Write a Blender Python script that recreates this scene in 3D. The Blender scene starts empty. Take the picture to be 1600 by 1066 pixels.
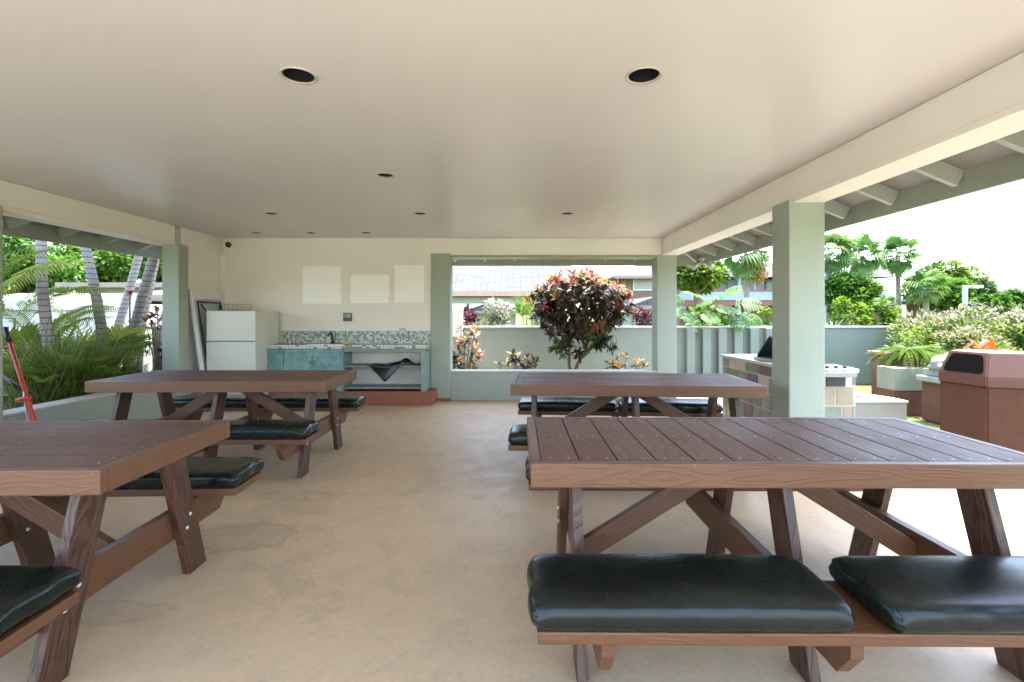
import bpy, bmesh, math, random
import numpy as np
from mathutils import Vector, Matrix
random.seed(7); RNG = np.random.default_rng(11)
S = bpy.context.scene
R = math.radians

# ------------------------------------------------------------------ camera, sky, sun, exposure
F, CU, CV, H = 750.0, 803.0, 492.0, 1.30          # focal length in photo pixels, vanishing point, eye height
cam = bpy.data.cameras.new('camera'); camo = bpy.data.objects.new('camera', cam)
S.collection.objects.link(camo); S.camera = camo
camo.location = (0, 0, H); camo.rotation_euler = (R(90), 0, 0)
cam.sensor_width = 36; cam.lens = F / 1600 * 36
cam.shift_x = -3 / 1600; cam.shift_y = -41 / 1600
cam.clip_start = 0.05; cam.clip_end = 3000

SUN = Vector((0.226, 0.12, 1.0)).normalized()
ELEV = math.asin(SUN.z); AZ = math.atan2(SUN.x, SUN.y)
W = bpy.data.worlds.new('World'); S.world = W; W.use_nodes = True
wn = W.node_tree; bg = wn.nodes['Background']
sky = wn.nodes.new('ShaderNodeTexSky'); sky.sky_type = 'NISHITA'; sky.sun_disc = False
sky.sun_elevation = ELEV; sky.sun_rotation = AZ; sky.air_density = 1.0; sky.dust_density = 2.5; sky.ozone_density = 0.5
wn.links.new(sky.outputs[0], bg.inputs[0]); bg.inputs[1].default_value = 0.15
sl = bpy.data.lights.new('sun', 'SUN'); sl.energy = 2.0; sl.angle = R(0.53); sl.color = (1.0, 0.94, 0.85)
so = bpy.data.objects.new('sun', sl); S.collection.objects.link(so)
so.rotation_euler = SUN.to_track_quat('Z', 'Y').to_euler(); so.location = (4, 4, 20)
S.view_settings.view_transform = 'Standard'; S.view_settings.look = 'None'
S.view_settings.gamma = 1.0; S.view_settings.exposure = 3.28
S.render.engine = 'CYCLES'
S.cycles.use_denoising = True
S.cycles.max_bounces = 10; S.cycles.diffuse_bounces = 7; S.cycles.transparent_max_bounces = 8
S.cycles.sample_clamp_indirect = 6.0
S.cycles.caustics_reflective = False; S.cycles.caustics_refractive = False

def at(u, v, Y): return Vector(((u - CU) * Y / F, Y, H - (v - CV) * Y / F))

# ------------------------------------------------------------------ materials
def nodes(name):
    m = bpy.data.materials.new(name); m.use_nodes = True
    nt = m.node_tree; b = nt.nodes['Principled BSDF']
    return m, nt, b
def N(nt, t, **k):
    n = nt.nodes.new(t)
    for a, v in k.items(): setattr(n, a, v)
    return n
def mixc(nt, fac, a, b, mode='MIX'):
    n = N(nt, 'ShaderNodeMix', data_type='RGBA', blend_type=mode)
    for s, v in ((n.inputs[0], fac), (n.inputs[6], a), (n.inputs[7], b)):
        if hasattr(v, 'links') or isinstance(v, bpy.types.NodeSocket): nt.links.new(v, s)
        elif isinstance(v, (int, float)): s.default_value = v
        else: s.default_value = (*v, 1)
    return n.outputs[2]
def ramp(nt, src, p0, p1, c0=(0, 0, 0), c1=(1, 1, 1)):
    r = N(nt, 'ShaderNodeValToRGB'); e = r.color_ramp.elements
    e[0].position = p0; e[1].position = p1; e[0].color = (*c0, 1); e[1].color = (*c1, 1)
    nt.links.new(src, r.inputs[0]); return r.outputs[0]
def noise(nt, co, scale, detail=4, rough=.55, dist=0.0):
    n = N(nt, 'ShaderNodeTexNoise'); n.inputs['Scale'].default_value = scale
    n.inputs['Detail'].default_value = detail; n.inputs['Roughness'].default_value = rough
    n.inputs['Distortion'].default_value = dist
    if co is not None: nt.links.new(co, n.inputs['Vector'])
    return n.outputs['Fac']
def bump(nt, b, h, dist=.003, strength=1.0):
    n = N(nt, 'ShaderNodeBump'); n.inputs['Distance'].default_value = dist; n.inputs['Strength'].default_value = strength
    nt.links.new(h, n.inputs['Height']); nt.links.new(n.outputs[0], b.inputs['Normal'])
def objco(nt, scale=(1, 1, 1)):
    tc = N(nt, 'ShaderNodeTexCoord'); mp = N(nt, 'ShaderNodeMapping'); mp.inputs['Scale'].default_value = scale
    nt.links.new(tc.outputs['Object'], mp.inputs['Vector']); return mp.outputs[0]
def plain(name, col, rough=.6, metal=0, var=.12, nscale=6, bd=0.0, bscale=80, spec=.5):
    m, nt, b = nodes(name); co = objco(nt)
    f = noise(nt, co, nscale, 5)
    c0 = tuple(max(0, c * (1 - var)) for c in col); c1 = tuple(min(1, c * (1 + var)) for c in col)
    nt.links.new(ramp(nt, f, .3, .7, c0, c1), b.inputs['Base Color'])
    b.inputs['Roughness'].default_value = rough; b.inputs['Metallic'].default_value = metal
    b.inputs['Specular IOR Level'].default_value = spec
    if bd > 0: bump(nt, b, noise(nt, co, bscale, 3), bd)
    return m
def stucco(name, col, dirt=.25, rough=.75, bd=.004):
    m, nt, b = nodes(name); co = objco(nt)
    f = noise(nt, co, 1.3, 6); g = noise(nt, objco(nt, (1, 1, .25)), 5, 6)
    c = mixc(nt, ramp(nt, f, .35, .75), col, tuple(x * .93 for x in col))
    c = mixc(nt, ramp(nt, g, .55, .85, (0, 0, 0), (dirt,) * 3), c, tuple(x * .6 for x in col))
    nt.links.new(c, b.inputs['Base Color']); b.inputs['Roughness'].default_value = rough
    bump(nt, b, noise(nt, co, 60, 4), bd, .6); return m
def wood(name, base, dark, grain_amt=1.0, rough=.45, scuff=.3):
    """painted composite timber, grain along local X"""
    m, nt, b = nodes(name)
    tc = N(nt, 'ShaderNodeTexCoord'); oi = N(nt, 'ShaderNodeObjectInfo'); at_ = N(nt, 'ShaderNodeAttribute', attribute_name='bid')
    ad = N(nt, 'ShaderNodeMath', operation='ADD'); nt.links.new(oi.outputs['Random'], ad.inputs[0]); nt.links.new(at_.outputs['Fac'], ad.inputs[1])
    mu = N(nt, 'ShaderNodeMath', operation='MULTIPLY'); nt.links.new(ad.outputs[0], mu.inputs[0]); mu.inputs[1].default_value = 37.0
    cb = N(nt, 'ShaderNodeCombineXYZ'); nt.links.new(mu.outputs[0], cb.inputs[0]); nt.links.new(mu.outputs[0], cb.inputs[2])
    va = N(nt, 'ShaderNodeVectorMath', operation='ADD'); nt.links.new(tc.outputs['Object'], va.inputs[0]); nt.links.new(cb.outputs[0], va.inputs[1])
    mp = N(nt, 'ShaderNodeMapping'); mp.inputs['Scale'].default_value = (1.2, 9, 9); nt.links.new(va.outputs[0], mp.inputs[0])
    w = N(nt, 'ShaderNodeTexNoise'); w.inputs['Scale'].default_value = 1.6; w.inputs['Detail'].default_value = 1; w.inputs['Distortion'].default_value = .4
    nt.links.new(mp.outputs[0], w.inputs['Vector'])
    mm = N(nt, 'ShaderNodeMath', operation='MULTIPLY'); nt.links.new(w.outputs['Fac'], mm.inputs[0]); mm.inputs[1].default_value = 60
    sn = N(nt, 'ShaderNodeMath', operation='SINE'); nt.links.new(mm.outputs[0], sn.inputs[0])
    g = ramp(nt, sn.outputs[0], .1, .8, (0, 0, 0), (1, 1, 1))
    fine = N(nt, 'ShaderNodeMapping'); fine.inputs['Scale'].default_value = (6, 130, 130); nt.links.new(va.outputs[0], fine.inputs[0])
    fn = noise(nt, fine.outputs[0], 1.0, 3)
    amt = N(nt, 'ShaderNodeMath', operation='MULTIPLY'); nt.links.new(g, amt.inputs[0]); amt.inputs[1].default_value = .75 * grain_amt
    c = mixc(nt, amt.outputs[0], base, dark)
    c = mixc(nt, ramp(nt, fn, .4, .8, (0, 0, 0), (.5,) * 3), c, tuple(x * .6 for x in base))
    big = noise(nt, va.outputs[0], 2.2, 5)
    c = mixc(nt, ramp(nt, big, .35, .8, (0, 0, 0), (scuff,) * 3), c, tuple(min(1, x * 1.5 + .03) for x in base))
    bt = N(nt, 'ShaderNodeMath', operation='MULTIPLY'); nt.links.new(at_.outputs['Fac'], bt.inputs[0]); bt.inputs[1].default_value = .35
    c = mixc(nt, bt.outputs[0], c, tuple(x * .6 for x in base))
    sp = noise(nt, va.outputs[0], 90, 2)
    c = mixc(nt, ramp(nt, sp, .74, .78, (0, 0, 0), (scuff,) * 3), c, (.5, .42, .36))
    nt.links.new(c, b.inputs['Base Color'])
    rr = ramp(nt, big, .3, .8, (rough - .08,) * 3, (rough + .15,) * 3); nt.links.new(rr, b.inputs['Roughness'])
    hs = N(nt, 'ShaderNodeMath', operation='ADD'); nt.links.new(fn, hs.inputs[0]); nt.links.new(g, hs.inputs[1])
    bump(nt, b, hs.outputs[0], .0012 * (.4 + grain_amt), .8)
    return m
def leafmat(name, trans=.35, rough=.42, spec=.5):
    m, nt, b = nodes(name)
    a = N(nt, 'ShaderNodeAttribute', attribute_name='Col')
    f = noise(nt, objco(nt), 35, 2)
    c = mixc(nt, ramp(nt, f, .35, .7, (0, 0, 0), (.35,) * 3), a.outputs['Color'], (.02, .035, .01))
    nt.links.new(c, b.inputs['Base Color']); b.inputs['Roughness'].default_value = rough
    b.inputs['Specular IOR Level'].default_value = spec
    tr = N(nt, 'ShaderNodeBsdfTranslucent'); nt.links.new(c, tr.inputs[0])
    mx = N(nt, 'ShaderNodeMixShader'); mx.inputs[0].default_value = trans
    nt.links.new(b.outputs[0], mx.inputs[1]); nt.links.new(tr.outputs[0], mx.inputs[2])
    nt.links.new(mx.outputs[0], nt.nodes['Material Output'].inputs[0]); return m

CREAM = stucco('cream_paint', (.83, .79, .755), .05, .55, .0015)
GREENW = stucco('garden_wall_stucco', (.20, .235, .195), .2, .85, .006)
GREEN = stucco('green_stucco', (.35, .405, .345), .18, .8, .006)
EAVEG = plain('green_trim_paint', (.30, .325, .28), .5, var=.08, nscale=3, bd=.001)
SHEATH = plain('sheathing_paint', (.20, .20, .18), .6, var=.15, nscale=4, bd=.001)
def knots(m):
    nt = m.node_tree; b = nt.nodes['Principled BSDF']; src = b.inputs['Base Color'].links[0].from_socket
    f = noise(nt, objco(nt, (1, .6, 1)), 5.5, 3, .7); g = noise(nt, objco(nt), 1.1, 2)
    mu = N(nt, 'ShaderNodeMath', operation='MULTIPLY'); nt.links.new(ramp(nt, f, .70, .76), mu.inputs[0]); nt.links.new(ramp(nt, g, .5, .62, (0, 0, 0), (.45,) * 3), mu.inputs[1])
    nt.links.new(mixc(nt, mu.outputs[0], src, (.42, .27, .15)), b.inputs['Base Color'])
knots(CREAM)
WHITEP = plain('white_paint', (.78, .77, .74), .4, var=.04)
CAPW = stucco('wall_cap', (.50, .48, .44), .2, .8)
WOODTOP = wood('table_top_wood', (.115, .042, .018), (.036, .014, .006), .6, .52, .3)
WOODRAIL = wood('table_rail_wood', (.128, .052, .021), (.088, .036, .015), .25, .45, .30)
WOODLEG = wood('table_leg_wood', (.095, .040, .022), (.026, .011, .006), 1.0, .42, .2)
SCREW = plain('zinc_screw', (.62, .60, .57), .45, .2)
LEAF = leafmat('leaf', .38, .5, .25)
LEAFG = leafmat('leaf_glossy', .28, .42, .4)
BARK = plain('bark', (.16, .115, .08), .9, var=.35, nscale=14, bd=.01, bscale=25)
GRAVEL_BOUNCE = plain('bounce_gravel', (.38, .34, .28), .95, var=.3, nscale=40, bd=.01, bscale=60)  # unseen bed surface, made pale to bounce light onto eave and ceiling
SOIL = plain('soil', (.07, .045, .03), .95, var=.4, nscale=20, bd=.02, bscale=30)
BLACKM = plain('black_metal', (.012, .012, .013), .4, var=.1)
DARK = plain('dark_interior', (.008, .008, .008), .9)
REDBASE = plain('red_brown_paint', (.30, .10, .052), .6, var=.12, bd=.001)
GLASS = plain('window_glass', (.03, .04, .05), .08, var=.2, spec=.8)
STEEL = plain('brushed_steel', (.5, .5, .5), .3, .9, var=.1)
ASPH = plain('roof_shingle_dark', (.12, .115, .11), .9, var=.3, nscale=25)

def shingles(name, c0, c1):
    m, nt, b = nodes(name)
    br = N(nt, 'ShaderNodeTexBrick'); br.inputs['Scale'].default_value = 1.0
    br.inputs['Brick Width'].default_value = .45; br.inputs['Row Height'].default_value = .16
    br.inputs['Mortar Size'].default_value = .012; br.inputs['Color1'].default_value = (*c0, 1); br.inputs['Color2'].default_value = (*c1, 1)
    br.inputs['Mortar'].default_value = (*[x * .45 for x in c0], 1)
    nt.links.new(objco(nt), br.inputs['Vector'])
    f = noise(nt, objco(nt), 3, 6)
    c = mixc(nt, ramp(nt, f, .3, .8, (0, 0, 0), (.4,) * 3), br.outputs['Color'], tuple(x * .75 for x in c0))
    nt.links.new(c, b.inputs['Base Color']); b.inputs['Roughness'].default_value = .95; b.inputs['Specular IOR Level'].default_value = .08; return m
SHING = shingles('grey_shingles', (.085, .09, .10), (.115, .12, .13))

def mk_ceiling():
    m, nt, b = nodes('ceiling_paint'); co = objco(nt)
    f = noise(nt, co, .9, 6)
    c = mixc(nt, ramp(nt, f, .3, .75), (.63, .61, .592), (.60, .578, .558))
    nt.links.new(c, b.inputs['Base Color'])
    r = ramp(nt, noise(nt, objco(nt, (1, .35, 1)), 2.2, 5), .3, .75, (.285,) * 3, (.42,) * 3)
    nt.links.new(r, b.inputs['Roughness'])
    bump(nt, b, noise(nt, objco(nt, (.4, 1.6, 1)), 3.0, 4), .006, .5); return m
CEIL = mk_ceiling()
def mk_floor():
    m, nt, b = nodes('stained_concrete'); co = objco(nt)
    f = noise(nt, co, .8, 8, .6); g = noise(nt, co, 5, 8, .65, .6); h = noise(nt, co, 38, 5, .7)
    c = mixc(nt, ramp(nt, f, .3, .7), (.62, .45, .265), (.57, .41, .235))
    c = mixc(nt, ramp(nt, g, .46, .66, (0, 0, 0), (.6,) * 3), c, (.47, .345, .22))
    c = mixc(nt, ramp(nt, h, .42, .7, (0, 0, 0), (.5,) * 3), c, (.70, .55, .40))
    # water stain outlines
    v = noise(nt, co, 1.1, 8, .62, .3)
    s1 = ramp(nt, v, .57, .605); s2 = ramp(nt, v, .605, .70, (1, 1, 1), (0, 0, 0))
    mu = N(nt, 'ShaderNodeMath', operation='MULTIPLY'); nt.links.new(s1, mu.inputs[0]); nt.links.new(s2, mu.inputs[1])
    mu2 = N(nt, 'ShaderNodeMath', operation='MULTIPLY'); nt.links.new(mu.outputs[0], mu2.inputs[0]); mu2.inputs[1].default_value = .28
    c = mixc(nt, mu2.outputs[0], c, (.33, .25, .17))
    # old spill marks with darker rims, at fixed places on the slab
    for (sx, sy, rx, ry, k) in ((-1.62, 2.80, .42, .16, .38), (-1.55, 3.45, .34, .10, .30), (-2.35, 1.95, .30, .22, .28), (-1.9, 2.1, .35, .10, .28), (.3, 4.7, .5, .2, .18)):
        tc = N(nt, 'ShaderNodeTexCoord'); a_ = N(nt, 'ShaderNodeVectorMath', operation='SUBTRACT'); nt.links.new(tc.outputs['Object'], a_.inputs[0]); a_.inputs[1].default_value = (sx, sy, 0)
        m_ = N(nt, 'ShaderNodeVectorMath', operation='MULTIPLY'); nt.links.new(a_.outputs[0], m_.inputs[0]); m_.inputs[1].default_value = (1 / rx, 1 / ry, 0)
        l_ = N(nt, 'ShaderNodeVectorMath', operation='LENGTH'); nt.links.new(m_.outputs[0], l_.inputs[0])
        n_ = N(nt, 'ShaderNodeMath', operation='MULTIPLY_ADD'); nt.links.new(noise(nt, co, 4.5, 6, .6), n_.inputs[0]); n_.inputs[1].default_value = 2.4; nt.links.new(l_.outputs['Value'], n_.inputs[2])
        e_ = N(nt, 'ShaderNodeValToRGB'); el = e_.color_ramp.elements; el[0].position = 0.0; el[0].color = (.35 * k,) * 3 + (1,); el[1].position = 1.0; el[1].color = (0, 0, 0, 1)
        for ps, vv in ((.80, .35 * k), (.90, k), (.93, 0)): q_ = el.new(ps); q_.color = (vv,) * 3 + (1,)
        d_ = N(nt, 'ShaderNodeMath', operation='MULTIPLY'); nt.links.new(n_.outputs[0], d_.inputs[0]); d_.inputs[1].default_value = .42
        nt.links.new(d_.outputs[0], e_.inputs[0]); c = mixc(nt, e_.outputs[0], c, (.22, .16, .10))
    nt.links.new(c, b.inputs['Base Color'])
    nt.links.new(ramp(nt, g, .3, .8, (.42,) * 3, (.62,) * 3), b.inputs['Roughness'])
    bump(nt, b, h, .002, .6); return m
FLOORM = mk_floor()

def tiles_mat(name, size, cols, grout, gw=.1, rough=.2):
    """square mosaic; colour picked per tile; works on X-Z or X-Y faces through local x and (y+z)"""
    m, nt, b = nodes(name)
    tc = N(nt, 'ShaderNodeTexCoord'); sp = N(nt, 'ShaderNodeSeparateXYZ'); nt.links.new(tc.outputs['Object'], sp.inputs[0])
    ad = N(nt, 'ShaderNodeMath', operation='ADD'); nt.links.new(sp.outputs[1], ad.inputs[0]); nt.links.new(sp.outputs[2], ad.inputs[1])
    outs = []; fr = []
    for s in (sp.outputs[0], ad.outputs[0]):
        d = N(nt, 'ShaderNodeMath', operation='DIVIDE'); nt.links.new(s, d.inputs[0]); d.inputs[1].default_value = size
        fl = N(nt, 'ShaderNodeMath', operation='FLOOR'); nt.links.new(d.outputs[0], fl.inputs[0]); outs.append(fl.outputs[0])
        f = N(nt, 'ShaderNodeMath', operation='FRACT'); nt.links.new(d.outputs[0], f.inputs[0])
        g = N(nt, 'ShaderNodeMath', operation='GREATER_THAN'); nt.links.new(f.outputs[0], g.inputs[0]); g.inputs[1].default_value = gw; fr.append(g.outputs[0])
    cb = N(nt, 'ShaderNodeCombineXYZ'); nt.links.new(outs[0], cb.inputs[0]); nt.links.new(outs[1], cb.inputs[1])
    wn_ = N(nt, 'ShaderNodeTexWhiteNoise'); nt.links.new(cb.outputs[0], wn_.inputs['Vector'])
    r = N(nt, 'ShaderNodeValToRGB'); r.color_ramp.interpolation = 'CONSTANT'; el = r.color_ramp.elements
    el[0].color = (*cols[0], 1); el[1].position = 1 / len(cols); el[1].color = (*cols[1], 1)
    for i, c in enumerate(cols[2:], 2):
        e = el.new(i / len(cols)); e.color = (*c, 1)
    nt.links.new(wn_.outputs['Value'], r.inputs[0])
    mu = N(nt, 'ShaderNodeMath', operation='MULTIPLY'); nt.links.new(fr[0], mu.inputs[0]); nt.links.new(fr[1], mu.inputs[1])
    nt.links.new(mixc(nt, mu.outputs[0], grout, r.outputs[0]), b.inputs['Base Color'])
    b.inputs['Roughness'].default_value = rough; return m
MOSAIC = tiles_mat('mosaic_tiles', .025, [(.55, .58, .55), (.18, .28, .26), (.10, .16, .15), (.42, .5, .47), (.25, .36, .34), (.6, .62, .6), (.09, .17, .17)], (.5, .5, .47), .12)
COUNTER = tiles_mat('counter_tiles', .042, [(.16, .17, .15), (.22, .23, .2), (.12, .13, .12), (.3, .3, .27)], (.55, .53, .48), .12, .25)
EDGET = tiles_mat('counter_edge_tiles', .05, [(.72, .7, .66), (.65, .63, .6), (.2, .2, .18), (.7, .69, .64)], (.3, .3, .28), .15, .25)

def mk_teal():
    m, nt, b = nodes('teal_cabinet_paint'); co = objco(nt)
    f = noise(nt, co, 9, 6, .6, .8)
    c = mixc(nt, ramp(nt, f, .35, .65), (.105, .225, .225), (.20, .34, .33))
    nt.links.new(c, b.inputs['Base Color']); b.inputs['Roughness'].default_value = .45; return m
TEAL = mk_teal()
def mk_vinyl():
    m, nt, b = nodes('black_vinyl'); co = objco(nt)
    f = noise(nt, co, 5, 5)
    c = mixc(nt, ramp(nt, f, .3, .75), (.0035, .0065, .005), (.008, .0135, .0105))
    sc = noise(nt, objco(nt, (.7, 1.5, 1)), 6.5, 9, .75, 1.6); sc2 = noise(nt, co, 2.3, 3)
    s = N(nt, 'ShaderNodeMath', operation='MULTIPLY'); nt.links.new(ramp(nt, sc, .64, .69), s.inputs[0]); nt.links.new(ramp(nt, sc2, .48, .62, (0, 0, 0), (.22,) * 3), s.inputs[1])
    c = mixc(nt, s.outputs[0], c, (.16, .17, .15))
    d = noise(nt, co, 120, 2)
    c = mixc(nt, ramp(nt, d, .76, .80, (0, 0, 0), (.5,) * 3), c, (.25, .25, .22))
    nt.links.new(c, b.inputs['Base Color'])
    rg = N(nt, 'ShaderNodeMath', operation='ADD'); rg.inputs[0].default_value = .20
    sm = N(nt, 'ShaderNodeMath', operation='MULTIPLY'); nt.links.new(noise(nt, co, 7, 6), sm.inputs[0]); sm.inputs[1].default_value = .14
    nt.links.new(sm.outputs[0], rg.inputs[1])
    nt.links.new(rg.outputs[0], b.inputs['Roughness']); b.inputs['Specular IOR Level'].default_value = .38
    bump(nt, b, noise(nt, objco(nt, (1, 2.5, 1)), 4, 2), .004, .3); return m
VINYL = mk_vinyl()
def mk_grass():
    m, nt, b = nodes('lawn'); co = objco(nt)
    c = mixc(nt, ramp(nt, noise(nt, co, 25, 6), .3, .7), (.07, .11, .025), (.13, .17, .05))
    c = mixc(nt, ramp(nt, noise(nt, co, .4, 5), .4, .7, (0, 0, 0), (.6,) * 3), c, (.17, .16, .07))
    nt.links.new(c, b.inputs['Base Color']); b.inputs['Roughness'].default_value = .95
    bump(nt, b, noise(nt, co, 60, 4), .03, .8); return m
LAWN = mk_grass()
PAVE = stucco('bounce_concrete', (.52, .47, .41), .3, .85, .003); PAVES = stucco('weathered_paving', (.26, .235, .205), .35, .85, .003)  # PAVE is kept pale to bounce sunlight into the pavilion
def mk_trunk():
    m, nt, b = nodes('ringed_palm_bark')
    tc = N(nt, 'ShaderNodeTexCoord'); w = N(nt, 'ShaderNodeTexWave', wave_type='BANDS', bands_direction='Z')
    w.inputs['Scale'].default_value = 4.2; w.inputs['Distortion'].default_value = 1.2; w.inputs['Detail'].default_value = 2
    nt.links.new(tc.outputs['Object'], w.inputs['Vector'])
    c = mixc(nt, ramp(nt, w.outputs['Fac'], .02, .14), (.13, .08, .075), (.29, .26, .25))
    c = mixc(nt, ramp(nt, noise(nt, objco(nt), 9, 5), .4, .7, (0, 0, 0), (.5,) * 3), c, (.22, .2, .19))
    nt.links.new(c, b.inputs['Base Color']); b.inputs['Roughness'].default_value = .85
    bump(nt, b, ramp(nt, w.outputs['Fac'], .0, .2), .006); return m
PALMB = mk_trunk()

# ------------------------------------------------------------------ mesh helpers
class MB:
    def __init__(s): s.bm = bmesh.new(); s.mats = []
    def mi(s, m):
        if m not in s.mats: s.mats.append(m)
        return s.mats.index(m)
    def box(s, lo, hi, m, bev=0.0):
        x0, y0, z0 = lo; x1, y1, z1 = hi
        return s.hexa([(x0, y0, z0), (x1, y0, z0), (x1, y1, z0), (x0, y1, z0), (x0, y0, z1), (x1, y0, z1), (x1, y1, z1), (x0, y1, z1)], m, bev)
    def hexa(s, p, m, bev=0.0):
        v = [s.bm.verts.new(q) for q in p]; i = s.mi(m); fs = []
        for f in ((3, 2, 1, 0), (4, 5, 6, 7), (0, 1, 5, 4), (1, 2, 6, 5), (2, 3, 7, 6), (3, 0, 4, 7)):
            g = s.bm.faces.new([v[k] for k in f]); g.material_index = i; fs.append(g)
        if bev > 0:
            es = list({e for g in fs for e in g.edges})
            r = bmesh.ops.bevel(s.bm, geom=es, offset=bev, segments=2, affect='EDGES', profile=.6)
            for g in r['faces']: g.material_index = i
        return s
    def prism(s, poly, axis, a, b, m):
        """poly 2-D points; axis 'x','y','z' = extrusion axis from a to b"""
        def P(p, t):
            return {'x': (t, p[0], p[1]), 'y': (p[0], t, p[1]), 'z': (p[0], p[1], t)}[axis]
        A = [s.bm.verts.new(P(p, a)) for p in poly]; B = [s.bm.verts.new(P(p, b)) for p in poly]; i = s.mi(m); n = len(poly)
        for q in ([*A], [*reversed(B)]): s.bm.faces.new(q).material_index = i
        for k in range(n): s.bm.faces.new([A[k], B[k], B[(k + 1) % n], A[(k + 1) % n]]).material_index = i
        return s
    def tube(s, pts, r, m, seg=10, cap=True, smooth=True):
        pts = [Vector(p) for p in pts]; rs = r if isinstance(r, (list, tuple)) else [r] * len(pts); i = s.mi(m); rings = []
        up = Vector((0, 0, 1))
        d0 = (pts[1] - pts[0]).normalized()
        if abs(d0.z) > .95: up = Vector((1, 0, 0))
        x = d0.cross(up).normalized()
        for k, p in enumerate(pts):
            d = (pts[min(k + 1, len(pts) - 1)] - pts[max(k - 1, 0)]).normalized()
            x = (x - d * x.dot(d)).normalized(); y = d.cross(x)
            rings.append([s.bm.verts.new(p + (x * math.cos(t) + y * math.sin(t)) * rs[k]) for t in [2 * math.pi * j / seg for j in range(seg)]])
        for a, b in zip(rings, rings[1:]):
            for j in range(seg):
                f = s.bm.faces.new([a[j], a[(j + 1) % seg], b[(j + 1) % seg], b[j]]); f.material_index = i; f.smooth = smooth
        if cap:
            for q in (list(reversed(rings[0])), rings[-1]): s.bm.faces.new(q).material_index = i
        return s
    def lathe(s, prof, c, m, seg=24, smooth=True):
        i = s.mi(m); rings = []
        for r, z in prof: rings.append([s.bm.verts.new((c[0] + r * math.cos(2 * math.pi * j / seg), c[1] + r * math.sin(2 * math.pi * j / seg), c[2] + z)) for j in range(seg)])
        for a, b in zip(rings, rings[1:]):
            for j in range(seg):
                f = s.bm.faces.new([a[j], a[(j + 1) % seg], b[(j + 1) % seg], b[j]]); f.material_index = i; f.smooth = smooth
        return s
    def build(s, name, parent=None, loc=None, fix=True):
        if fix: bmesh.ops.recalc_face_normals(s.bm, faces=s.bm.faces)
        me = bpy.data.meshes.new(name); s.bm.to_mesh(me); s.bm.free()
        for m in s.mats: me.materials.append(m)
        o = bpy.data.objects.new(name, me); S.collection.objects.link(o)
        if loc: o.location = loc
        if parent: o.parent = parent
        return o
def tag(o, label=None, cat=None, group=None, kind=None):
    for k, v in (('label', label), ('category', cat), ('group', group), ('kind', kind)):
        if v: o[k] = v
    return o
def thing(name, label, cat, loc=(0, 0, 0), rz=0, group=None):
    o = bpy.data.objects.new(name, None); S.collection.objects.link(o); o.empty_display_size = .2
    o.location = loc; o.rotation_euler = (0, 0, rz); return tag(o, label, cat, group)
def boxo(name, lo, hi, m, parent=None, bev=0.0): return MB().box(lo, hi, m, bev).build(name, parent)
def copy_tree(o, parent=None):
    c = o.copy(); S.collection.objects.link(c)
    if parent: c.parent = parent
    for ch in [x for x in o.children]: copy_tree(ch, c)
    return c
def timber(name, a, b, w, t, wdir, m, parent, cuts=(0, 0), bev=.004):
    a = Vector(a); b = Vector(b); x = (b - a).normalized(); L = (b - a).length
    z = Vector(wdir); z = (z - x * z.dot(x)).normalized(); y = z.cross(x)
    hw, ht = w / 2, t / 2; c0, c1 = cuts
    mb = MB(); p = []
    for zz in (-hw, hw):
        p += [(c0 * zz, -ht, zz), (L + c1 * zz, -ht, zz), (L + c1 * zz, ht, zz), (c0 * zz, ht, zz)]
    mb.hexa(p, m, bev); o = mb.build(name, parent)
    o.matrix_basis = Matrix((( x.x, y.x, z.x, a.x), (x.y, y.y, z.y, a.y), (x.z, y.z, z.z, a.z), (0, 0, 0, 1)))
    return o

# ---- foliage: many leaf instances in one mesh, vectorised
def tmpl(V, Fs):
    return np.array(V, float), [list(f) for f in Fs]
def leaf_t(w=.32, droop=.25, fold=.12):
    xs = [0, .25, .55, .82, 1.0]; ws = [.04, .8, 1.0, .6, 0]
    V = []; Fs = []
    for x, k in zip(xs, ws):
        z = -droop * x * x
        V += [(x, -w / 2 * k, z + fold * w * k), (x, 0, z), (x, w / 2 * k, z + fold * w * k)]
    for i in range(4):
        a = i * 3; Fs += [(a, a + 3, a + 4, a + 1), (a + 1, a + 4, a + 5, a + 2)]
    return tmpl(V, Fs)
def blade_t(w=.03, droop=.5, n=5):
    V = []; Fs = []
    for i in range(n + 1):
        x = i / n; k = math.sin(math.pi * min(1, .25 + x * .75)) ** .7 if x < 1 else 0
        z = -droop * x * x
        V += [(x, -w / 2 * k, z), (x, w / 2 * k, z)]
    for i in range(n): Fs.append((2 * i, 2 * i + 2, 2 * i + 3, 2 * i + 1))
    return tmpl(V, Fs)
def frond_t(n=26, lw=.028, ll=.34, droop=.55, vee=.5, stem=.012):
    """pinnate palm or fern frond of unit length along +x, arching down"""
    V = []; Fs = []
    def pt(t): return np.array((t * (1 - .18 * droop * t * t), 0, .25 * t * (1 - t) - droop * t * t))
    for i in range(9):
        t = i / 8; p = pt(t); V += [tuple(p + (0, -stem * (1 - t * .7), 0)), tuple(p + (0, stem * (1 - t * .7), 0))]
    for i in range(8): Fs.append((2 * i, 2 * i + 2, 2 * i + 3, 2 * i + 1))
    for i in range(n):
        t = .12 + .88 * i / (n - 1); p = pt(t); L = ll * (math.sin(math.pi * (.18 + .78 * t)) ** .8) * random.uniform(.85, 1.1)
        for sgn in (-1, 1):
            d = np.array((.55 + .35 * t, sgn * .85, vee * .6)); d = d / np.linalg.norm(d)
            q = p + d * L * .5; e = p + d * L + np.array((0, 0, -L * .5)); s = np.array((lw / 2, 0, 0))
            b = len(V); V += [tuple(p - s * .4), tuple(p + s * .4), tuple(q + s), tuple(q - s), tuple(e)]
            Fs += [(b, b + 1, b + 2, b + 3), (b + 3, b + 2, b + 4)]
    return tmpl(V, Fs)
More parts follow.
